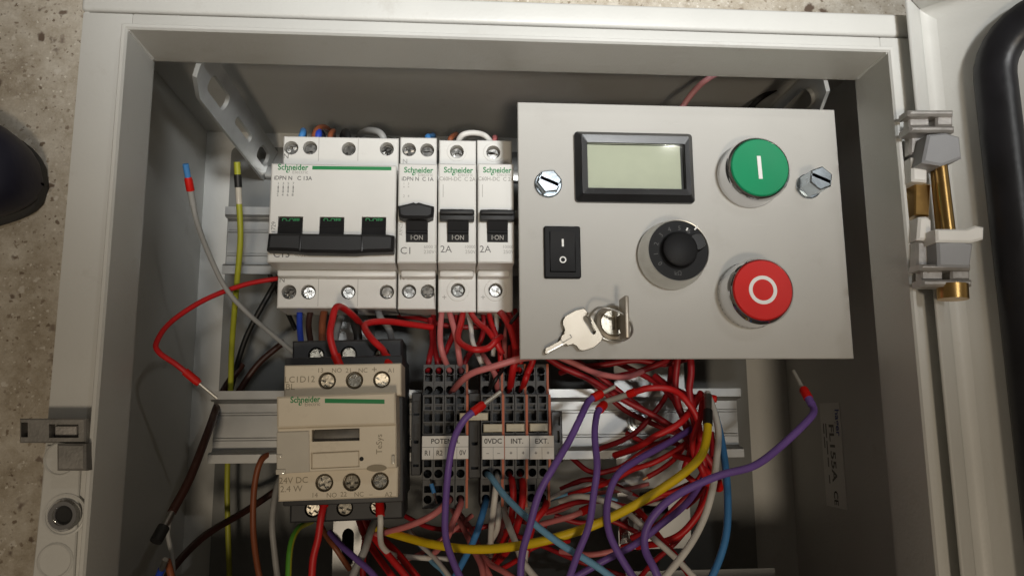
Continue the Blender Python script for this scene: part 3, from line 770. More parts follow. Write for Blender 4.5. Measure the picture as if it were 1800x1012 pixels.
# orange partition plates
for px, lab in ((821.2, 'orange end plate closing the block group marked R1 to 0V'), (884.5, 'orange partition plate between the 0VDC and INT. blocks'),
                (926.3, 'orange partition plate between the INT. and EXT. blocks'), (966.8, 'orange end plate after the EXT. blocks')):
    g = G(); pts = []
    for p0, p1, z, _ in ROWS:
        pts += [(vloc(p0, z), z-Z0T+.6), (vloc(p1, z), z-Z0T+.6)]
    pts = pts+[(pts[-1][0], 4), (pts[0][0], 4)]
    g.extrude_x(pts, -.55, .55)
    o = g.build('partition_plate', 'orange'); o.location = Vector((tbx(px), ftb.o.y, Z0T))*MM
    tag(o, lab, 'end plate', 'orange plates between the terminal blocks')
# end stops
def endstop(px0, px1, py0, py1, z, lab, m='base'):
    a = at(px0, py1, z); b = at(px1, py0, z)
    frx = Fr((0, 0), (1, 0), 0); frx.ang = 0; frx.o = Vector((a.x, a.y, 58))
    g = G(); wd, ht = b.x-a.x, b.y-a.y
    g.slab(rect(0, wd, 0, ht), 3, z-58, [(rrect(wd*.25, wd*.75, ht*.38, ht*.62, .6), 4), (rect(wd*.2, wd*.8, ht*.72, ht*.9), 3), (rect(wd*.2, wd*.8, ht*.1, ht*.26), 3)], bev=.4)
    o = g.build('end_clamp', m); o.location = frx.o*MM
    tag(o, lab, 'clamp', 'end clamps on the lower rail')
endstop(722, 741, 690, 835, 84, 'dark grey end clamp between contactor and the R1 block')
endstop(823.5, 845.5, 690, 840, 84, 'dark grey end clamp between the 0V block and the 0VDC block')
endstop(970, 988, 722, 812, 86, 'black end clamp after the EXT. blocks with shiny insert', 'black')
# marker strips
def marker(x0, x1, title, cells, lab):
    z = 98.2
    fr = Fr((x0, 807), (x1, 807), z); fr.ang = 0
    o = thing('marker_strip', fr, lab, 'label strip', 'white marker strips on the terminal blocks')
    u1, v1 = fr.L(x1, 765, z)
    g = G(); g.slab(rect(0, u1, 0, v1), -1.1, 0, bev=.15); g.build('strip', 'white', o)
    g = G(); vm = v1*.52; g.box(.1, u1-.1, vm-.08, vm+.08, 0, .05)
    n = len(cells)
    for k in range(1, n): g.box(u1*k/n-.07, u1*k/n+.07, .1, vm-.1, 0, .05)
    g.build('ruled_line', 'print_dim', o)
    text(title, u1/2, v1*.76, .06, 2.3 if len(title) < 6 else 2.2, o, 'print_black', 0, .02)
    for k, s in enumerate(cells): text(s, u1*(k+.5)/n, v1*.26, .06, 2.3 if len(s) > 1 else 2, o, 'print_black', 0, .01, .85)
marker(741.5, 823.5, 'POTENTI.', ['R1', 'R2', '', '0V'], 'white marker strip reading POTENTI. over R1, R2 and 0V')
marker(847.5, 886, '0VDC', ['\u2013', '\u2013'], 'white marker strip reading 0VDC over two minus signs')
marker(887.5, 930, 'INT.', ['+', '+'], 'white marker strip reading INT. over two plus signs')
marker(931.5, 973.5, 'EXT.', ['+', '+'], 'white marker strip reading EXT. over two plus signs')
def plug(x0, x1, y0, y1, lab, z=99):
    fr = Fr((x0, y1), (x1, y1), z); fr.ang = 0
    u1, v1 = fr.L(x1, y0, z); g = G(); g.slab(rect(0, u1, 0, v1), -5, 0, [(rect(u1*.2, u1*.8, v1*.28, v1*.72), .5)], bev=.35)
    o = g.build('bridge_plug', 'cream'); o.location = fr.o*MM
    tag(o, lab, 'bridge plug', 'cream bridge plugs')
plug(850, 883, 744.5, 759, 'cream bridge plug above the 0VDC marker'); plug(890, 922, 744, 758, 'cream bridge plug above the INT. marker'); plug(931.5, 963, 743.5, 757.5, 'cream bridge plug above the EXT. marker')
plug(808, 858, 725, 738.5, 'cream bridge strip reaching across from the 0V block to the 0VDC block', 100)

# ================================================================== control panel
ZP = 125.0
fp = Fr((914, 631), (1490, 630), ZP)
PZ = ZP
cp = thing('control_panel', fp, 'silver control panel with meter, push buttons, dial and key lock', 'control panel')
c4 = [fp.L(*p, ZP) for p in ((914, 631), (1490, 630), (1477, 186), (912, 187))]
pw = (c4[1][0]+c4[2][0])/2; ph = (c4[2][1]+c4[3][1])/2
holesP = []
g = G(); g.slab(rect(0, pw, 0, ph), -2, 0, bev=.35); g.build('plate', 'panel', cp)
# folded return at the back and stand-off posts down to the support bracket
for px_ in ((963, 320), (1437, 318)):
    u, v = fp.L(*px_, ZP); g = G(); g.lathe([(4, -2.05), (4, -70)], u, v, 6); g.build('stand_off', 'steel', cp)
# panel meter
u0, u1, v0, v1 = fp.R(1010, 1223, 230, 356, ZP+3)
g = G(); bmx = (u0, u1, v0, v1)
s0, s1, t0, t1 = fp.R(1032, 1207, 250, 333, ZP+5)
bm = g.bm
def loopz(l, z): return [bm.verts.new((p[0], p[1], z)) for p in l]
ra = rrect(u0, u1, v0, v1, 1.6, 4); rb = rrect(u0+.5, u1-.5, v0+.5, v1-.5, 1.4, 4)
k_ = 2.6
rc = rrect(u0+k_, u1-k_, v0+k_, v1-k_, .8, 4); rd = rrect(s0, s1, t0, t1, .4, 4); re = rrect(s0+.3, s1-.3, t0+.3, t1-.3, .4, 4)
Ls = [loopz(ra, 0.01), loopz(ra, 2.0), loopz(rb, 2.6), loopz(rc, 5.6), loopz(rd, 5.2), loopz(re, 2.0)]
for a, b in zip(Ls, Ls[1:]): strip(bm, a, b)
bm.faces.new(Ls[-1])
meter = g.build('panel_meter', 'black', cp, 25); part(meter, 'black framed digital panel meter with blank grey green display')
a0, a1, b0, b1 = fp.R(1032, 1198, 252, 333, ZP+3)
g = G(); g.box(s0+.4, a1, t0+.4, t1-.4, 2.05, 3.0); g.build('display', 'lcd', meter)
g = G(); g.box(s0+.35, s1-.35, t0+.35, t1-.35, 4.2, 4.8); g.build('window_pane', 'glass', meter)
# push buttons
def button(px, py, cx, cy, hgt, cap, label, tilt):
    u, v = fp.L(px, py, ZP)
    uc, vc = fp.L(cx, cy, ZP+hgt)
    du, dv = (uc-u), (vc-v)
    g = G(); g.lathe([(15.0, .02), (15.1, .9), (14.6, 1.7)], 0, 0, 48)
    g.lathe([(14.9, 1.2), (14.7, 4), (14.75, hgt-4.2), (14.85, hgt-2.9), (14.5, hgt-1.9), (13.7, hgt-.6), (13.3, hgt-.15), (13.1, hgt-.3), (13.05, hgt-2)], 0, 0, 64)
    sh = Matrix(((1, 0, du/hgt, u), (0, 1, dv/hgt, v), (0, 0, 1, 0), (0, 0, 0, 1)))
    sh = Matrix.Translation((u, v, 0))
    g.xf(Matrix.Translation(((uc+u)/2-u, (vc+v)/2-v, 0)))
    g.xf(sh)
    mu, mv = (uc+u)/2, (vc+v)/2
    bz = g.build('push_button', 'chrome', cp, 40); part(bz, label)
    g = G(); g.lathe([(13.0, hgt-2.2), (13.0, hgt-.3), (12.6, hgt+.25), (10, hgt+.15), (6, hgt-.1), (0, hgt-.25)], mu, mv, 56); g.build('cap', cap, bz, 50)
    return bz, mu, mv
bz, mu, mv = button(1315, 311, 1337.5, 293, 13, 'green', 'green push button with white bar in chrome ring', 0)
g = G(); g.slab([(mu-.85, mv-5.3), (mu+.95, mv-5.3), (mu+.6, mv+5.2), (mu-1.2, mv+5.2)], 12.6, 13.12, bev=.08); g.build('symbol', 'print_white', bz)
bz, mu, mv = button(1317, 519, 1343, 509, 14.5, 'redcap', 'red push button with white circle in chrome ring', 0)
g = G(); g.slab(circ(mu, mv, 6.2, 48), 14.1, 14.62, [(circ(mu, mv, 4.6, 48), None)], bev=.06); g.build('symbol', 'print_white', bz)
g = G(); g.lathe([(15.0, .01), (15.0, 1.1), (14.4, 1.4)], mu, mv, 40); g.build('seal', 'black', bz)
# dial
u, v = fp.L(1186, 445, ZP+7)
g = G(); g.lathe([(14.6, .02), (15.2, 1.2), (15.2, 3.6), (14.9, 5), (14.2, 6.5), (13.7, 11), (13.6, 12.6), (13.4, 13.2), (13.15, 13.1), (13.0, 12)], u, v, 64)
dial = g.build('dial', 'satin', cp, 40); part(dial, 'brushed metal potentiometer with black knob and scale')
g = G(); g.lathe([(13.0, 11.6), (13.0, 12.4), (7.6, 12.4)], u, v, 56); g.lathe([(8.2, 12), (8.2, 12.8), (7.7, 13.2), (7.4, 16), (6.4, 16.7), (0, 16.8)], u, v, 40)
g.build('knob', 'dialblack', dial)
ku, kv = u+4.2, v+1.8
g = G(); g.lathe([(4.0, 12.4), (3.9, 15), (3.4, 15.8), (0, 15.9)], u+7.4, v+3.2, 28); g.build('lock_lever', 'blackmatt', dial)
for k in range(8):
    a = math.radians(215-26*k); text(str(k), u+9.9*math.cos(a), v+9.9*math.sin(a), 12.5, 2.0, dial, 'print_dim', a-math.pi/2)
text('k\u03a9', u-.5, v-10.0, 12.5, 1.9, dial, 'print_dim')
for a, ln in ((51, 2.4), (66, 1.4)):
    g = G(); g.box(0, ln, -.35, .35, 12.45, 12.8, .08); g.xf(Matrix.Translation((u, v, 0)) @ Matrix.Rotation(math.radians(a), 4, 'Z') @ Matrix.Translation((11.6 if a == 51 else 9.6, 0, .5 if a == 51 else 0)))
    g.build('scale_tick', 'print_white', dial)
# rocker switch
u0, u1, v0, v1 = fp.R(956, 1022, 397, 489, ZP+2)
g = G(); ui0, ui1, vi0, vi1 = u0+2.4, u1-2.4, v0+2.6, v1-2.6
g.slab(rrect(u0, u1, v0, v1, .9, 3), .02, 2.2, [(rect(ui0, ui1, vi0, vi1), 1.9)], bev=.5)
rk = g.build('rocker_switch', 'dialblack', cp); part(rk, 'black rocker switch marked I and O')
g = G(); g.extrude_x([(vi0+.2, .4), (vi0+.3, 2.9), ((vi0+vi1)/2, 2.0), (vi1-.3, 3.9), (vi1-.2, .4)], ui0+.25, ui1-.25)
g.build('rocker', 'dialblack', rk)
um = (ui0+ui1)/2; vq = (vi0+vi1)/2
g = G(); g.slab(rrect(um-.45, um+.45, vq+2.2, vq+5.6, .3, 2), 3.05, 3.12); g.xf(Matrix.Translation((0, 0, .12))); g.build('symbol', 'print_white', rk)
g = G(); g.slab(circ(um, vq-3.6, 1.5, 24), 2.75, 2.82, [(circ(um, vq-3.6, .95, 24), None)]); g.build('symbol', 'print_white', rk)
# hex bolts
def bolt(px, py, cx, cy, rr, h0, h1, ang, label, R1=6.6):
    u, v = fp.L(cx, cy, ZP+h1)
    g = G(); g.lathe([(R1, .02), (R1, .9), (R1-.5, 1.3), (3, 1.3)], u, v, 36)
    hx = [(u+rr*math.cos(math.radians(ang+60*k)), v+rr*math.sin(math.radians(ang+60*k))) for k in range(6)]
    a = math.radians(-23); c, s = math.cos(a), math.sin(a)
    sl = [(u+x*c-y*s, v+x*s+y*c) for x, y in ((-rr*.84, -.75), (rr*.84, -.75), (rr*.84, .75), (-rr*.84, .75))]
    g.slab(hx, 1.2, h1, [(sl, 1.3)], bev=.55)
    part(g.build('hex_bolt', 'bluezinc', cp), label)
bolt(963, 322, 966, 318, 5.6, 0, 5.5, 8, 'slotted zinc hex bolt beside the meter', 6.2)
bolt(1432, 322, 1444, 313, 5.6, 0, 13, 20, 'tall slotted zinc hex bolt beside the green button', 5.9)
# key lock
u, v = fp.L(1078, 567, ZP+3); LU, LV = u, v
g = G(); g.lathe([(7.9, .02), (7.9, 2.0), (7.3, 3.4), (6.2, 3.9), (5.9, 3.6), (5.6, 3.2)], u, v, 48)
lk = g.build('key_lock', 'nickel', cp); part(lk, 'round nickel key lock')
g = G(); g.slab(circ(u, v, 5.6, 36), .5, 3.7, [(rect(u-.6, u+.6, v-2.9, v+2.9), 2)], bev=.3); g.build('barrel', 'screwdark', lk)
# keys are loose things
kfr = Fr((0, 0), (1, 0), 0); kfr.ang = fp.ang; kfr.o = fp.o + Vector((LU*math.cos(fp.ang)-LV*math.sin(fp.ang), LU*math.sin(fp.ang)+LV*math.cos(fp.ang), 3.8))
key = thing('key', kfr, 'nickel key standing edge-on in the key lock', 'key', 'keys on the ring')
g = G(); g.box(1.2, 3.1, -8.4, 9.2, 6, 17, .6); g.box(1.6, 2.7, -2.6, 2.6, -1.5, 6.2, .1); g.build('bow', 'nickel', key)
kz = ZP+4.2
def kp(x, y): return fp.L(930+x/6.745, 490+y/6.745, kz)
ko = [kp(*p) for p in ((400, 500), (425, 445), (540, 375), (655, 347), (690, 385), (760, 480), (880, 690), (850, 745), (770, 812), (660, 850), (600, 845), (560, 795), (520, 772), (460, 792),
                       (440, 772), (205, 893), (183, 880), (195, 820), (370, 728), (385, 672), (410, 655), (425, 600), (402, 540))]
ks = [kp(*p) for p in ((640, 450), (665, 432), (700, 455), (795, 620), (790, 650), (760, 660), (735, 640), (640, 480))]
kf2 = Fr((0, 0), (1, 0), 0); kf2.ang = fp.ang; kf2.o = Vector(fp.o)
key2 = thing('key', kf2, 'flat nickel key with slotted bow dangling over the panel face', 'key', 'keys on the ring')
kt = kz-ZP
g = G(); g.slab(ko, kt-1.7, kt, [(ks, None)], bev=.2); bow = g.build('blade', 'nickel', key2)
n1 = [kp(*p) for p in ((372, 725), (384, 722), (398, 750), (500, 690), (478, 660), (488, 655), (512, 692), (396, 762))]
g = G(); g.slab(n1, kt-.05, kt+.06); g.build('stamped_mark', 'print_dim', key2)
# shank groove
n2 = [kp(*p) for p in ((212, 868), (400, 766), (404, 774), (216, 878))]
g = G(); g.slab(n2, kt-.05, kt+.05); g.build('groove', 'satin', key2)
# split ring passing through both bows
pts = []
rc_ = [(1038, 565, 3.0), (1036, 556, 7), (1042, 546, 12), (1055, 540, 15), (1075, 543, 16), (1095, 552, 17), (1107, 564, 17), (1111, 580, 14), (1105, 592, 9), (1090, 599, 4), (1073, 598, 2.2), (1057, 592, 1.8), (1045, 580, 1.8)]
for turn, off in ((0, 0), (1, .8)):
    pts += [at(a+off, b+off*.6, ZP+c+off) for a, b, c in rc_]
pts.append(at(1038, 566, ZP+3))
g = G(); g.tube(spline(pts, 5), .48, 8)
ring_ = g.build('key_ring', 'satin', None, 60, loc=at(1075, 598, ZP+2)); tag(ring_, 'thin steel split ring joining the two keys', 'key ring')

# ================================================================== shoe
fs = Fr((0, 0), (1, 0), 0); fs.ang = 0; tip = at(79, 300, 30); fs.o = Vector((tip.x-14, tip.y, -4))
shoe = thing('shoe', fs, 'dark navy shoe tip on the speckled floor beside the box', 'shoe')
def shoe_mesh(zlo, zprof, wprof, n=22):
    g = G(); bm = g.bm; rings = []
    for t in [k/26 for k in range(27)]:
        x = -285*t**1.6
        hw = wprof(t); ht = zprof(t); ring_v = []
        cy = 6*math.sin(t*3)
        for k in range(n):
            a = 2*math.pi*k/n
            y = math.cos(a); z = math.sin(a)
            yy = hw*math.copysign(abs(y)**.8, y); zz = zlo+(ht-zlo)*(.5+.5*math.copysign(abs(z)**.7, z))
            ring_v.append(bm.verts.new((x, cy+yy, zz)))
        rings.append(ring_v)
    for a, b in zip(rings, rings[1:]): strip(bm, a, b)
    bm.faces.new(rings[0]); bm.faces.new(rings[-1])
    return g
wp = lambda t: (1+46*min(1, (t/.45))**.55 if t < .45 else 47-8*math.sin((t-.45)/.55*math.pi))
shoe_mesh(6, lambda t: 14+34*min(1, t/.25)**.5+44*max(0, t-.35), lambda t: wp(t)*.93+.1).build('upper', 'leather', shoe, 60)
shoe_mesh(0, lambda t: 10, lambda t: wp(t)*.90).build('sole', 'sole', shoe, 60)

# ================================================================== wires
def wire(m, r, pts, label, ends=(), group='wires in the box', n=10, name='wire', tie=None):
    """pts: (photo x, photo y, height z). ends: list of (which, [(kind, length, radius factor, material)...])"""
    Q = [at(*p) for p in pts]
    jr = random.Random(label)
    for k in range(1, len(Q)-1): Q[k] += Vector((jr.gauss(0, .35), jr.gauss(0, .35), jr.gauss(0, .8)))
    P = spline(Q); r *= .88
    base = P[0]
    if m == 'gy':
        g = G(); g.tube(P, r, n, mi=lambda k: 1 if k % 10 in (0, 1, 2) else 0); mm = ['gyellow', 'ggreen']
    else:
        g = G(); g.tube(P, r, n); mm = m
    if not ends:
        o = g.build(name, mm, None, 60, loc=base); return tag(o, label, 'wire', group)
    fr = Fr((0, 0), (1, 0), 0); fr.ang = 0; fr.o = base
    o = thing(name, fr, label, 'wire', group)
    g.xf(Matrix.Translation(-base)).build('insulation', mm, o, 60)
    for which, segs in ends:
        i, j = (0, 3) if which == 0 else (-1, -4)
        p = P[i].copy(); d = (P[i]-P[j]).normalized()
        p -= d*segs[0][1]*.35
        for kind, ln, rf, fm in segs:
            q = p+d*ln
            gg = G()
            if kind == 'ferrule_collar': gg.tube([p-base, p.lerp(q, .25)-base, p.lerp(q, .8)-base, q-base], lambda t: r*rf*(1 if t < .9 else .8), 12)
            else: gg.tube([p-base, p.lerp(q, .5)-base, q-base], r*rf, 10)
            gg.build(kind, fm, o, 45)
            p = q-d*.2
    return o
RF = [('ferrule_collar', 6, 1.35, 'redcap'), ('ferrule_pin', 9, .62, 'tin')]
RFs = [('ferrule_collar', 5, 1.35, 'redcap'), ('ferrule_pin', 7, .6, 'tin')]
# left side of the box
wire('greywire', 1.35, [(338, 352, 118), (345, 388, 112), (365, 443, 100), (397, 506, 88), (432, 548, 78), (475, 585, 66), (515, 618, 55)], 'grey wire with red collar and blue tip curving in from the left wall',
     [(0, [('printed_sleeve', 7, 1.2, 'greywire'), ('ferrule_collar', 6, 1.45, 'redcap'), ('blue_tip', 6, 1.1, 'blue')])])
wire('gy', 1.6, [(420, 348, 92), (421, 420, 86), (417, 500, 76), (409, 600, 58), (405, 680, 47), (404, 760, 38), (402, 860, 30), (404, 1040, 28)], 'green and yellow earth wire hanging straight down across the upper rail',
     [(0, [('clear_sleeve', 8, 1.05, 'clear'), ('black_band', 6, 1.25, 'blackwire'), ('green_end', 6, 1.1, 'gyellow')])])
wire('red', 1.35, [(488, 489, 74), (430, 500, 80), (360, 525, 92), (300, 562, 104), (271, 600, 112), (280, 617, 114), (308, 637, 114), (334, 660, 113)], 'red wire looping out by the left wall, its ferrule over the rail end',
     [(1, [('ferrule_collar', 8, 1.5, 'redcap'), ('ferrule_pin', 10, .6, 'tin')])])
wire('brown', 1.7, [(520, 812, 30), (492, 798, 48), (463, 806, 60), (446, 850, 62), (445, 930, 62), (456, 1000, 64), (466, 1050, 66)], 'brown wire bent in a hook beside the beige contactor')
wire('greywire', 1.7, [(508, 815, 40), (487, 850, 58), (479, 910, 62), (482, 970, 62), (492, 1045, 64)], 'grey wire hanging down beside the brown hook')
wire('darkbrown', 2.2, [(425, 640, 30), (392, 690, 40), (365, 760, 75), (332, 840, 96), (302, 900, 106)], 'dark brown wire with long steel ferrule by the left wall',
     [(1, [('crimp_ferrule', 11, .8, 'steel'), ('black_sleeve', 7, 1.3, 'blackwire')])])
wire('blackwire', 1.7, [(500, 470, 40), (470, 520, 42), (432, 590, 38), (412, 660, 32), (398, 720, 26)], 'black wire slanting down behind the grey wire')
wire('blackwire', 1.5, [(520, 580, 20), (470, 470, 22), (445, 440, 30)], 'short black wire behind the earth wire')
wire('darkbrown', 1.9, [(500, 600, 34), (455, 640, 36), (420, 690, 34), (395, 730, 30)], 'dark brown wire passing behind the lower rail end')
wire('darkbrown', 2.0, [(530, 830, 22), (440, 890, 32), (360, 940, 60), (300, 1000, 90), (288, 1040, 96)], 'dark brown wire crossing the dim lower corner')
wire('greywire', 1.2, [(310, 880, 92), (297, 930, 96), (302, 980, 98), (305, 1040, 98)], 'thin grey wire standing near the lower left wall')
wire('deepblue', 1.7, [(262, 1045, 110), (278, 1012, 112), (284, 1000, 113)], 'short blue wire end with steel ferrule low by the left wall', [(1, [('crimp_ferrule', 9, .8, 'steel')])])
wire('brown', 1.7, [(310, 1050, 100), (297, 1000, 104), (294, 985, 106)], 'orange brown wire stub beside the short blue one')
wire('gy', 1.6, [(548, 915, 60), (524, 932, 78), (511, 965, 84), (506, 1040, 88)], 'green and yellow wire emerging under the contactor')
# wires over the tops of the breakers
def top_loop(m, r, x, lab, dx=0, lift_=8, depth=20, y=243, yo=0):
    wire(m, r, [(x, y+22, 74), (x, y+4, 74), (x+dx*.2, y-lift_+yo, 73), (x+dx*.6, y-lift_-4, 62), (x+dx, y-6, 40), (x+dx*1.2, y+25, depth)], lab)
top_loop('blue', 1.9, 531, 'light blue wire entering the C13 breaker top beside the N mark', 4)
top_loop('deepblue', 2.1, 558, 'bright blue wire entering the C13 breaker top next to the light blue one', 8)
top_loop('brown', 1.8, 552, 'brown wire behind the blue wires over the C13 breaker', 30, 16)
top_loop('brown', 1.6, 580, 'brown wire stub between blue and black over the C13 breaker', 8)
top_loop('blackwire', 2.1, 612, 'black wire entering the C13 breaker top', -10)
top_loop('greywire', 2.1, 676, 'grey wire arching over the C13 breaker top', -44, 8)
top_loop('blue', 1.8, 755, 'blue wire entering the C1 breaker top', 4, 5, 20, 246)
top_loop('brown', 1.6, 792, 'brown wire over the joint of C1 and 2A breakers', 10, 5, 20, 248)
top_loop('pink', 1.5, 866, 'pink wire entering the 2A breaker by the panel', 6, 4, 20, 250)
wire('whitewire', 1.7, [(806, 262, 76), (806, 246, 77), (816, 236, 78), (834, 233, 78), (854, 240, 77), (864, 252, 76)], 'white wire bridging the tops of the two 2A breakers')
wire('palepink', 1.7, [(1175, 230, 98), (1197, 190, 100), (1222, 160, 104), (1252, 136, 110), (1285, 118, 108), (1320, 90, 98)], 'pink wire slipping out above the control panel')
wire('whitewire', 1.4, [(1430, 215, 84), (1438, 178, 92), (1443, 158, 98), (1432, 140, 98), (1410, 132, 90)], 'white wire hooked over the right depth bracket')
wire('blackwire', 1.8, [(1300, 215, 60), (1330, 178, 70), (1372, 148, 80), (1400, 120, 80)], 'black wire above the panel towards the right bracket')
# between breakers and contactor
wire('red', 1.75, [(640, 578, 72), (622, 556, 92), (603, 541, 104), (589, 541, 110), (583, 560, 114), (582, 590, 116), (588, 615, 116), (594, 634, 117)], 'red wire arching from the C13 breaker into the contactor top',
     [(1, [('ferrule_collar', 8, 1.4, 'redcap')])])
wire('red', 1.75, [(760, 575, 78), (720, 571, 84), (680, 566, 92), (652, 567, 99), (643, 577, 104), (655, 596, 110), (672, 615, 114), (681, 634, 116)], 'red wire bent back to the A1 terminal of the contactor',
     [(1, [('ferrule_collar', 7, 1.4, 'redcap')])])
wire('greywire', 1.9, [(663, 540, 76), (672, 560, 82), (685, 580, 80), (690, 610, 66), (692, 640, 60)], 'grey wire dropping from the C13 breaker behind the red bend')
wire('brown', 2.0, [(572, 535, 72), (570, 560, 80), (568, 585, 86), (567, 612, 88)], 'brown wire between C13 breaker and contactor')
wire('greywire', 2.0, [(600, 555, 62), (592, 580, 76), (586, 612, 84)], 'grey brown wire behind the red arch above the contactor')
wire('deepblue', 1.7, [(527, 535, 70), (527, 570, 74), (530, 612, 84)], 'dark blue wire between C13 breaker and contactor')
wire('darkbrown', 1.7, [(548, 535, 70), (545, 575, 72), (548, 612, 82)], 'dark brown wire between C13 breaker and contactor')
wire('blackwire', 2.3, [(622, 540, 74), (622, 565, 82), (627, 590, 88), (628, 612, 88)], 'thick black wire with grey ferrule entering the contactor top', [(1, [('ferrule_collar', 5, 1.2, 'greyplastic')])])
wire('pink', 1.6, [(779, 535, 76), (774, 555, 88), (772, 590, 94), (778, 620, 94), (790, 652, 84)], 'pink wire from the 2A breaker down to the block beside R2')
wire('pink', 1.6, [(786, 535, 76), (793, 560, 88), (800, 595, 94), (806, 625, 93), (811, 652, 84)], 'pink wire from the 2A breaker down to the 0V block')
wire('darkred', 1.6, [(756, 560, 70), (758, 600, 76), (755, 630, 84), (751, 652, 82)], 'dark red wire into the R1 block')
wire('darkred', 1.6, [(762, 555, 66), (763, 600, 74), (768, 630, 84), (771, 652, 82)], 'dark red wire into the R2 block')
wire('red', 1.7, [(815, 535, 76), (811, 562, 88), (806, 588, 98), (812, 604, 104), (832, 614, 108), (858, 610, 108), (872, 600, 106), (880, 592, 96)], 'red wire hanging in a round loop under the 2A breaker')
wire('red', 1.6, [(820, 535, 76), (835, 562, 92), (858, 583, 102), (872, 605, 104), (883, 622, 102)], 'red wire crossing over the round red loop')
wire('whitewire', 1.35, [(818, 535, 74), (826, 570, 84), (832, 600, 86), (842, 630, 88), (855, 652, 82)], 'white wire passing behind the round red loop to the 0VDC blocks')
wire('pink', 1.5, [(846, 620, 80), (858, 636, 96), (868, 660, 98), (875, 688, 84)], 'pink wire ending in the second 0VDC block')
wire('red', 1.9, [(868, 538, 74), (882, 553, 90), (897, 580, 98), (905, 620, 102), (903, 655, 100), (896, 688, 84)], 'red wire dropping in front to the first INT. block')
wire('red', 1.7, [(876, 538, 74), (895, 555, 86), (905, 580, 90), (908, 615, 92), (906, 650, 84)], 'red wire close along the panel edge')
wire('whitewire', 1.3, [(869, 540, 74), (872, 565, 80), (871, 590, 80), (866, 625, 78)], 'pale wire stub in a red collar under the second 2A breaker', [(0, [('ferrule_collar', 7, 1.7, 'redcap')])])
wire('red', 1.7, [(936, 610, 96), (934, 635, 96), (928, 655, 96), (924, 668, 95), (916, 686, 84)], 'red wire from under the panel to the second INT. block')
wire('red', 1.6, [(898, 600, 84), (898, 625, 88), (896, 652, 82)], 'short red wire into the first INT. block')
wire('red', 1.6, [(940, 600, 90), (937, 635, 90), (934, 652, 82)], 'short red wire into the first EXT. block')
wire('blackwire', .9, [(912, 550, 100), (900, 565, 98), (893, 580, 92), (896, 610, 84)], 'thin black wire by the panel edge')
wire('blackwire', 1.0, [(884, 650, 92), (876, 664, 100), (866, 676, 98), (856, 690, 86)], 'thin black wire ending in the first 0VDC block')
wire('pink', 1.7, [(960, 624, 112), (912, 630, 114), (868, 642, 114), (832, 656, 112), (808, 670, 104), (793, 690, 84)], 'pink wire sweeping from the panel edge to the blocks')
wire('purple', 1.65, [(838, 719, 128), (816, 738, 128), (798, 770, 126), (788, 820, 124), (782, 880, 124), (783, 940, 126), (797, 990, 130), (825, 1045, 134)], 'purple wire crossing the POTENTI. marker strip',
     [(0, RF)])
# lower terminals
wire('pink', 1.7, [(793, 872, 80), (784, 884, 92), (758, 905, 98), (716, 926, 94), (672, 938, 84), (640, 945, 70)], 'pink wire leaving the block beside R2 toward the contactor')
wire('pink', 1.7, [(811, 872, 80), (808, 888, 90), (798, 915, 94), (784, 945, 88), (760, 975, 70)], 'pink wire leaving the 0V block steeply downward')
wire('pink', 1.6, [(795, 895, 50), (812, 925, 68), (832, 965, 82), (846, 1000, 92), (852, 1045, 96)], 'pink wire under the yellow one, falling steeply')
wire('pink', 1.6, [(806, 900, 46), (830, 940, 64), (850, 985, 80), (862, 1012, 88), (872, 1045, 92)], 'pink wire beside its twin under the yellow one')
wire('pink', 1.6, [(838, 965, 70), (860, 988, 84), (890, 1005, 92), (930, 1035, 98)], 'pink wire flattening out at the bottom of the box')
wire('blue', 1.75, [(856, 872, 80), (852, 890, 92), (842, 925, 98), (830, 955, 96), (815, 985, 90), (785, 1040, 84)], 'mid blue wire leaving the first 0VDC block downward')
wire('lightblue', 1.6, [(855, 832, 86), (863, 842, 100), (888, 872, 114), (930, 913, 126), (985, 953, 134), (1050, 995, 140), (1110, 1040, 144)], 'light blue wire running diagonally down from the 0VDC block')
wire('whitewire', 1.6, [(874, 832, 86), (872, 850, 98), (868, 890, 98), (863, 930, 90), (862, 975, 74)], 'white wire straight down from the second 0VDC block')
wire('whitewire', 1.5, [(876, 872, 80), (876, 900, 92), (873, 930, 88), (862, 955, 74), (850, 985, 60)], 'pale wire curling behind the straight white one')
wire('whitewire', 1.7, [(884, 885, 84), (893, 915, 100), (905, 955, 106), (922, 990, 112), (955, 1030, 118)], 'cream wire curving down under the yellow one')
wire('red', 1.7, [(896, 832, 84), (903, 850, 96), (904, 880, 100), (898, 915, 94), (888, 945, 80), (868, 985, 64)], 'red wire from the first INT. block downward')
wire('red', 1.8, [(915, 832, 84), (918, 855, 98), (914, 890, 102), (905, 930, 98), (892, 965, 86), (872, 990, 70)], 'red wire from the second INT. block downward')
wire('red', 1.8, [(961, 874, 80), (958, 890, 92), (945, 915, 96), (932, 945, 88), (925, 975, 76)], 'red wire from the last EXT. block downward')
wire('whitewire', 1.4, [(936, 875, 78), (934, 900, 86), (928, 940, 80), (922, 1000, 84), (920, 1040, 90)], 'pale wire from the first EXT. block behind the purple wire')
wire('pink', 1.3, [(892, 880, 60), (886, 915, 70), (876, 950, 62)], 'thin pink wire deep under the INT. blocks')
g_ = 'loose wires of the lower bundle'
# resistor lead on the R2 block
g = G(); P = spline([at(753, 834, 88), at(758, 848, 96), at(763, 868, 97), at(768, 884, 90)]); g.tube(P, .35, 6)
rs_ = g.build('resistor', 'steel', None, 60, loc=P[0]); tag(rs_, 'tiny blue resistor between the lower rows of the R1 and R2 blocks', 'resistor')
g = G(); a, b = at(758, 850, 96.5), at(763, 866, 97.2); g.xf(Matrix.Identity(4)); g.tube([a-P[0], a.lerp(b, .2)-P[0], a.lerp(b, .8)-P[0], b-P[0]], .95, 10); g.build('resistor_body', 'blue', rs_)
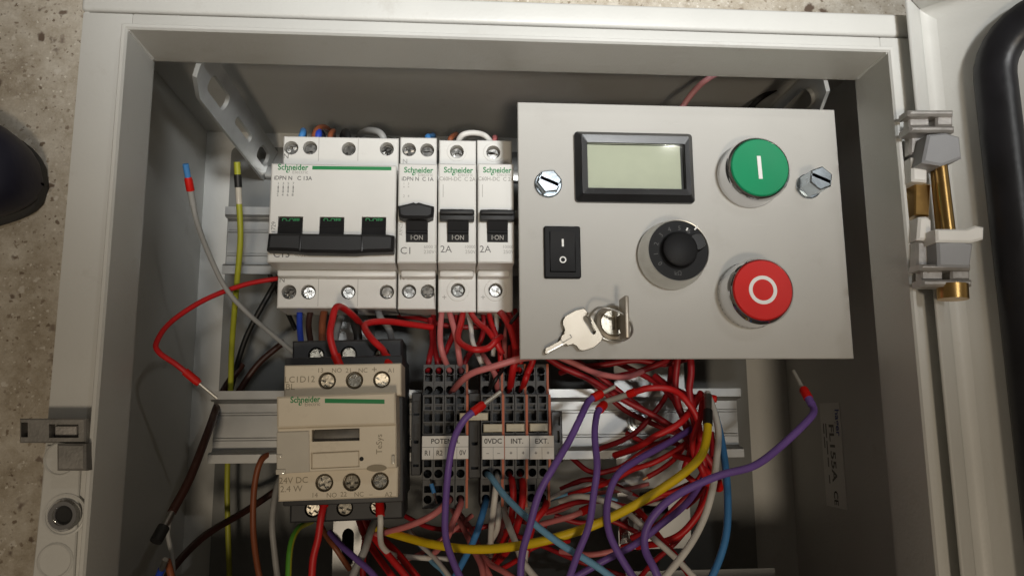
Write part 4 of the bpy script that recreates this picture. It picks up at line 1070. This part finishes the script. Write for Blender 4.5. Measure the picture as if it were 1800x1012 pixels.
# under the contactor
wire('red', 1.8, [(571, 880, 106), (566, 905, 108), (557, 945, 108), (551, 985, 108), (547, 1045, 108)], 'red wire from contactor terminal 14 straight down', [(0, [('ferrule_collar', 6, 1.25, 'redcap')])])
wire('whitewire', 1.5, [(668, 896, 104), (669, 915, 104), (670, 940, 100), (674, 962, 92), (690, 975, 82), (730, 982, 74), (790, 982, 66)], 'white wire in red collar from the A2 terminal', [(0, [('ferrule_collar', 7, 1.5, 'redcap')])])
for k, (dx, z) in enumerate(((0, 70), (18, 78), (36, 72))):
    wire('red', 1.8, [(628+dx*.6, 905, z-22), (640+dx*.7, 940, z), (662+dx, 975, z+8), (690+dx*1.2, 1010, z+12), (715+dx*1.3, 1045, z+14)], ('red wire of the fanned trio nearest the grey slanting wire', 'middle red wire of the fanned trio under the contactor', 'red wire of the fanned trio on the side of the white A2 wire')[k])
wire('darkred', 1.8, [(640, 905, 40), (645, 935, 52), (640, 975, 60), (638, 1045, 64)], 'dark red wire behind the grey one under the contactor')
wire('greywire', 2.0, [(664, 905, 70), (653, 935, 82), (640, 965, 88), (622, 1005, 92), (608, 1045, 94)], 'grey wire slanting under the contactor')
wire('purple', 1.6, [(580, 935, 74), (600, 958, 84), (628, 980, 92), (655, 1008, 98), (680, 1045, 102)], 'purple wire crossing the grey one under the contactor')
wire('brown', 1.6, [(560, 915, 40), (575, 945, 50), (590, 965, 54), (615, 1000, 50)], 'brown wire deep below terminal 14')
wire('whitewire', 1.3, [(718, 930, 50), (740, 955, 64), (765, 980, 76), (790, 1010, 84), (805, 1040, 88)], 'thin pale wire behind the purple one at the bottom')
wire('lightblue', 1.3, [(735, 955, 56), (760, 985, 70), (780, 1008, 78), (795, 1040, 82)], 'thin light blue wire beside the thin pale one')
wire('yellow', 2.15, [(1244, 738, 112), (1244, 762, 116), (1232, 795, 122), (1205, 826, 126), (1160, 860, 130), (1100, 897, 132), (1030, 927, 132), (950, 950, 128), (880, 962, 122), (820, 965, 114), (760, 956, 104), (715, 944, 94), (665, 930, 80)],
     'long yellow wire sagging across the whole bundle', [(0, [('black_sleeve', 8, 1.15, 'blackwire'), ('crimp_ferrule', 9, .95, 'steel')])])
# purple family
wire('purple', 1.7, [(1048, 696, 116), (1034, 705, 118), (1022, 735, 126), (1003, 775, 132), (975, 820, 136), (950, 868, 138), (928, 925, 138), (917, 975, 138), (914, 1045, 140)], 'purple wire with ferrule passing over the EXT. marker strip', [(0, RFs)])
wire('purple', 1.65, [(1057, 716, 116), (1049, 728, 121), (1046, 765, 130), (1046, 820, 138), (1044, 870, 140), (1034, 925, 142), (1016, 975, 144), (990, 1045, 146)], 'purple wire hanging upright to the right of the EXT. blocks', [(0, [('ferrule_collar', 6, 1.4, 'redcap')])])
wire('purple', 1.7, [(1218, 752, 96), (1175, 775, 106), (1118, 805, 120), (1085, 835, 130), (1068, 880, 136), (1070, 930, 140), (1090, 975, 142), (1130, 1040, 144)], 'purple wire bulging left from the red knot then down')
wire('purple', 1.8, [(1425, 707, 126), (1430, 718, 129), (1420, 738, 133), (1378, 785, 140), (1325, 818, 144), (1265, 838, 146), (1210, 858, 146), (1165, 888, 146), (1140, 928, 146), (1136, 965, 146), (1148, 1000, 148), (1170, 1045, 148)], 'long purple wire reaching out to the right wall, its ferrule raised',
     [(0, [('dark_sleeve', 4, 1.15, 'purple'), ('ferrule_collar', 6, 1.3, 'redcap'), ('ferrule_pin', 11, .55, 'tin')])])
wire('purple', 1.7, [(1262, 800, 92), (1240, 835, 100), (1205, 880, 110), (1165, 920, 116), (1115, 955, 118), (1060, 985, 118), (1000, 1020, 116)], 'purple wire running diagonally under the others to the bottom')
# right bundle
wire('whitewire', 1.7, [(1243, 690, 96), (1254, 716, 104), (1262, 760, 112), (1260, 810, 122), (1252, 860, 132), (1235, 915, 138), (1205, 965, 140), (1155, 1030, 142)], 'white wire arcing down beside the red knot')
wire('blue', 1.85, [(1255, 720, 80), (1266, 760, 92), (1277, 810, 104), (1281, 870, 114), (1278, 930, 120), (1262, 985, 122), (1236, 1045, 124)], 'blue wire bowing down along the right of the bundle')
wire('whitewire', 1.5, [(985, 880, 78), (1015, 872, 90), (1055, 876, 98), (1100, 900, 104), (1145, 940, 112), (1190, 982, 120), (1245, 1040, 128)], 'white wire crossing under the yellow one to the bottom right')
wire('red', 1.7, [(1118, 893, 92), (1140, 915, 100), (1165, 950, 110), (1195, 988, 118), (1232, 1040, 126)], 'red wire side by side with the white one at the bottom right')
REDS = [
 ('red', 1.7, [(1112, 690, 104), (1140, 682, 108), (1175, 682, 108), (1205, 698, 106), (1226, 735, 104), (1234, 780, 104), (1240, 835, 100)], 'red wire in a pale metal ferrule bending over the lower rail', [(0, [('ferrule_collar', 4, 1.3, 'redcap'), ('ferrule_tube', 11, .95, 'tin')])]),
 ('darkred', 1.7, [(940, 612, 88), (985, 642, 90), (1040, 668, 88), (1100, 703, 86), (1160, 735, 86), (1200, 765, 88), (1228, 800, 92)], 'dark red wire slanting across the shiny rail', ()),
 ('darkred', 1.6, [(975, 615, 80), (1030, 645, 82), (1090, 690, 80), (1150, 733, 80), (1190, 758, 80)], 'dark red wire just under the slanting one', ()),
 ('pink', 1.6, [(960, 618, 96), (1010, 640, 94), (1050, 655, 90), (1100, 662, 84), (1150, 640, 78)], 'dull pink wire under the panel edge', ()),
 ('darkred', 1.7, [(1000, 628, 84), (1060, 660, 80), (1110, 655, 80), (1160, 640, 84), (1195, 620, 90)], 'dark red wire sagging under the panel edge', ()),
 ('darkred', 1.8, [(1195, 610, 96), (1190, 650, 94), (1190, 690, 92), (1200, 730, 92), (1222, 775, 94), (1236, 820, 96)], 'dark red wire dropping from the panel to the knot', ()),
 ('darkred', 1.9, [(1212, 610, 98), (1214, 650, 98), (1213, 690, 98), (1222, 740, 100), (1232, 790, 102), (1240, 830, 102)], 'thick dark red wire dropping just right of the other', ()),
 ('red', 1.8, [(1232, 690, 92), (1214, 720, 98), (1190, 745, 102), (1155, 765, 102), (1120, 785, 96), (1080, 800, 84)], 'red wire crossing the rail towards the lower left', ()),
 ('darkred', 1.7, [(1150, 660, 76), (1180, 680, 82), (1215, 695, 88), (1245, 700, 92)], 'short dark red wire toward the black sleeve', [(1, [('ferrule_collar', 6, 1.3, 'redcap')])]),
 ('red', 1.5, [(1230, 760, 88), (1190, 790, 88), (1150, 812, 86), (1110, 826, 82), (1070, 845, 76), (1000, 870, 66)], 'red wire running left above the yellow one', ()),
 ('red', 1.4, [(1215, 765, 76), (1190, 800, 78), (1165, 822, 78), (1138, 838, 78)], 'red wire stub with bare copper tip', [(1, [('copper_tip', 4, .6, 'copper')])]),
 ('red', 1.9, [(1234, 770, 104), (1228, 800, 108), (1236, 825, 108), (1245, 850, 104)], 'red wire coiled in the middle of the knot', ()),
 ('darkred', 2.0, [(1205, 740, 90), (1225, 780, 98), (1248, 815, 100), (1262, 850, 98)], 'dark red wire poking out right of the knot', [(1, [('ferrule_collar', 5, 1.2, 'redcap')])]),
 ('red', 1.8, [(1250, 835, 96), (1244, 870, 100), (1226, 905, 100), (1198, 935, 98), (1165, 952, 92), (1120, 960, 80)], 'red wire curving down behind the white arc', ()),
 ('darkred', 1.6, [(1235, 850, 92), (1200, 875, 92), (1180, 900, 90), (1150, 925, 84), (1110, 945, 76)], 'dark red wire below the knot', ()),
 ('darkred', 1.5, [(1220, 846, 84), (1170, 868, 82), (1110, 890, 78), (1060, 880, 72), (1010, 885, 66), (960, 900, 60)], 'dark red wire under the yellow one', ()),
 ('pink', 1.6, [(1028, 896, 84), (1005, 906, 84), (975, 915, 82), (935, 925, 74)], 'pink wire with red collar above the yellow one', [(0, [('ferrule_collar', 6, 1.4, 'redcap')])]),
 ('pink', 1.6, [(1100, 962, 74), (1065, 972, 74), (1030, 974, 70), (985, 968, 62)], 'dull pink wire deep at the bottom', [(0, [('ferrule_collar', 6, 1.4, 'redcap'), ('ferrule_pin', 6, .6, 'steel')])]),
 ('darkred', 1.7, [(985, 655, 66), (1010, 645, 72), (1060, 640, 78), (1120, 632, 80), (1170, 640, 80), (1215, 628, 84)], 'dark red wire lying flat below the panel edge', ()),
 ('red', 1.6, [(1186, 705, 84), (1200, 740, 88), (1215, 790, 92), (1205, 830, 90), (1225, 850, 92)], 'red wire weaving down through the knot', ()),
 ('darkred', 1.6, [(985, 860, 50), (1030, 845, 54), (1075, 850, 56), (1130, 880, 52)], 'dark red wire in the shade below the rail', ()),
]
REDS += [
 ('darkred', 1.6, [(1020, 612, 74), (1090, 640, 70), (1150, 668, 74), (1185, 700, 80), (1205, 745, 84)], 'dark red wire bowing down from the panel over the bright rail', ()),
 ('darkred', 1.5, [(1010, 650, 58), (1050, 680, 64), (1100, 720, 68), (1160, 752, 72), (1215, 772, 78)], 'dark red wire lowest of those slanting over the shiny rail', ()),
 ('red', 1.6, [(1235, 705, 100), (1228, 735, 104), (1218, 775, 106), (1226, 810, 106), (1246, 832, 102)], 'red wire hugging the yellow one at its black sleeve', ()),
 ('red', 1.7, [(1185, 800, 86), (1215, 808, 94), (1240, 820, 100), (1256, 842, 100)], 'short red wire lying across the knot', ()),
 ('darkred', 1.7, [(1250, 760, 86), (1252, 800, 90), (1245, 840, 90), (1225, 870, 88), (1205, 890, 84)], 'dark red wire passing behind the white arc at the knot', ()),
 ('darkred', 1.5, [(1100, 760, 58), (1140, 780, 62), (1180, 776, 68), (1215, 790, 76)], 'dark red wire crawling below the rail into the knot', ()),
 ('darkred', 1.5, [(1000, 800, 54), (1040, 830, 58), (1090, 820, 62), (1130, 795, 66), (1180, 770, 72)], 'dark red wire bowed below the shiny rail', ()),
 ('darkred', 1.5, [(975, 905, 56), (1020, 920, 58), (1070, 915, 60), (1120, 935, 60)], 'dark red wire deep between yellow and purple wires', ()),
]
REDS += [
 ('pink', 1.2, [(940, 905, 52), (985, 895, 60), (1040, 868, 64), (1090, 862, 62), (1140, 850, 58)], 'thin pink wire deep behind the upright purple wire', ()),
 ('whitewire', 1.2, [(905, 895, 46), (950, 885, 54), (1005, 858, 60), (1060, 852, 64), (1110, 868, 62)], 'thin pale wire deep right of the EXT. blocks', ()),
 ('lightblue', 1.2, [(960, 880, 50), (1000, 868, 58), (1045, 862, 64), (1085, 880, 64)], 'thin pale blue wire beside the thin pale one', ()),
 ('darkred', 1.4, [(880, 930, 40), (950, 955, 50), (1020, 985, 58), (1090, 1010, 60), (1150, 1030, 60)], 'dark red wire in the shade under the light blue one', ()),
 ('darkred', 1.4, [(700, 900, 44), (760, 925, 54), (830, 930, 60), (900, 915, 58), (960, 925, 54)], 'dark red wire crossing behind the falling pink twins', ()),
 ('pink', 1.3, [(690, 990, 56), (740, 972, 64), (790, 940, 66), (830, 905, 58)], 'thin pink wire rising behind the yellow one', ()),
 ('red', 1.4, [(880, 1000, 66), (905, 985, 72), (930, 965, 74), (960, 955, 70), (1000, 950, 60)], 'red wire curl at the foot of the cream wire', ()),
 ('darkred', 1.4, [(1120, 1020, 74), (1150, 985, 84), (1190, 950, 88), (1225, 900, 88), (1240, 855, 88)], 'dark red wire climbing beside the diagonal purple one', ()),
 ('whitewire', 1.3, [(1105, 872, 66), (1150, 885, 76), (1195, 870, 84), (1232, 835, 88), (1246, 790, 88)], 'pale wire weaving behind the yellow one into the knot', ()),
 ('darkred', 1.5, [(1180, 640, 70), (1170, 690, 74), (1150, 730, 76), (1110, 765, 72), (1050, 790, 64)], 'dark red wire bowing left across the rail screw', ()),
 ('red', 1.4, [(1245, 800, 84), (1225, 845, 88), (1185, 862, 86), (1140, 872, 80), (1085, 902, 72)], 'thin red wire leaving the knot along the yellow one', ()),
]
for m, r, p, lab, e in REDS: wire(m, r, p, lab, e)
for args in (
 ('darkred', 1.5, [(800, 538, 72), (800, 570, 80), (790, 600, 80), (776, 630, 82), (771, 654, 80)], 'dark red wire slipping behind the pink pair to the R2 block'),
 ('darkred', 1.5, [(845, 538, 72), (850, 565, 78), (842, 600, 76), (820, 625, 78), (812, 654, 80)], 'dark red wire slipping behind the white one to the 0V block'),
 ('red', 1.5, [(858, 538, 74), (862, 565, 84), (874, 600, 88), (878, 635, 88), (874, 656, 82)], 'red wire straight down to the second 0VDC block'),
 ('pink', 1.4, [(888, 540, 72), (892, 570, 78), (886, 605, 80), (892, 640, 82), (896, 656, 80)], 'pink wire behind the red ones along the panel edge'),
 ('red', 1.5, [(905, 545, 78), (914, 575, 84), (918, 610, 88), (917, 640, 88), (915, 656, 82)], 'red wire half hidden under the panel edge into the second INT. block'),
 ('darkred', 1.5, [(700, 555, 50), (740, 560, 56), (780, 572, 58), (830, 575, 56), (880, 570, 54)], 'dark red wire lying level deep under the narrow breakers')):
    wire(*args)
# bent bright clip on the support bracket
a, b = at(1090, 956, 60), at(1128, 893, 60)
cf_ = Fr((0, 0), (1, 0), 0); cf_.ang = 0; cf_.o = Vector((a.x, a.y, 45.2))
wd, ht = b.x-a.x, b.y-a.y
g = G(); g.slab(rect(0, wd, 0, ht), 13.5, 14.8, [(rrect(wd*.38, wd*.62, ht*.15, ht*.75, .8), None)], bev=.25); g.box(0, wd, ht-1.3, ht+.02, 0, 13.4); g.box(wd-.02, wd+1.2, 0, ht, 0, 14.7, .2)
o = g.build('metal_clip', 'chrome'); o.location = cf_.o*MM
tag(o, 'small bright bent metal clip on the bracket behind the purple wires', 'clip')
make_texts()
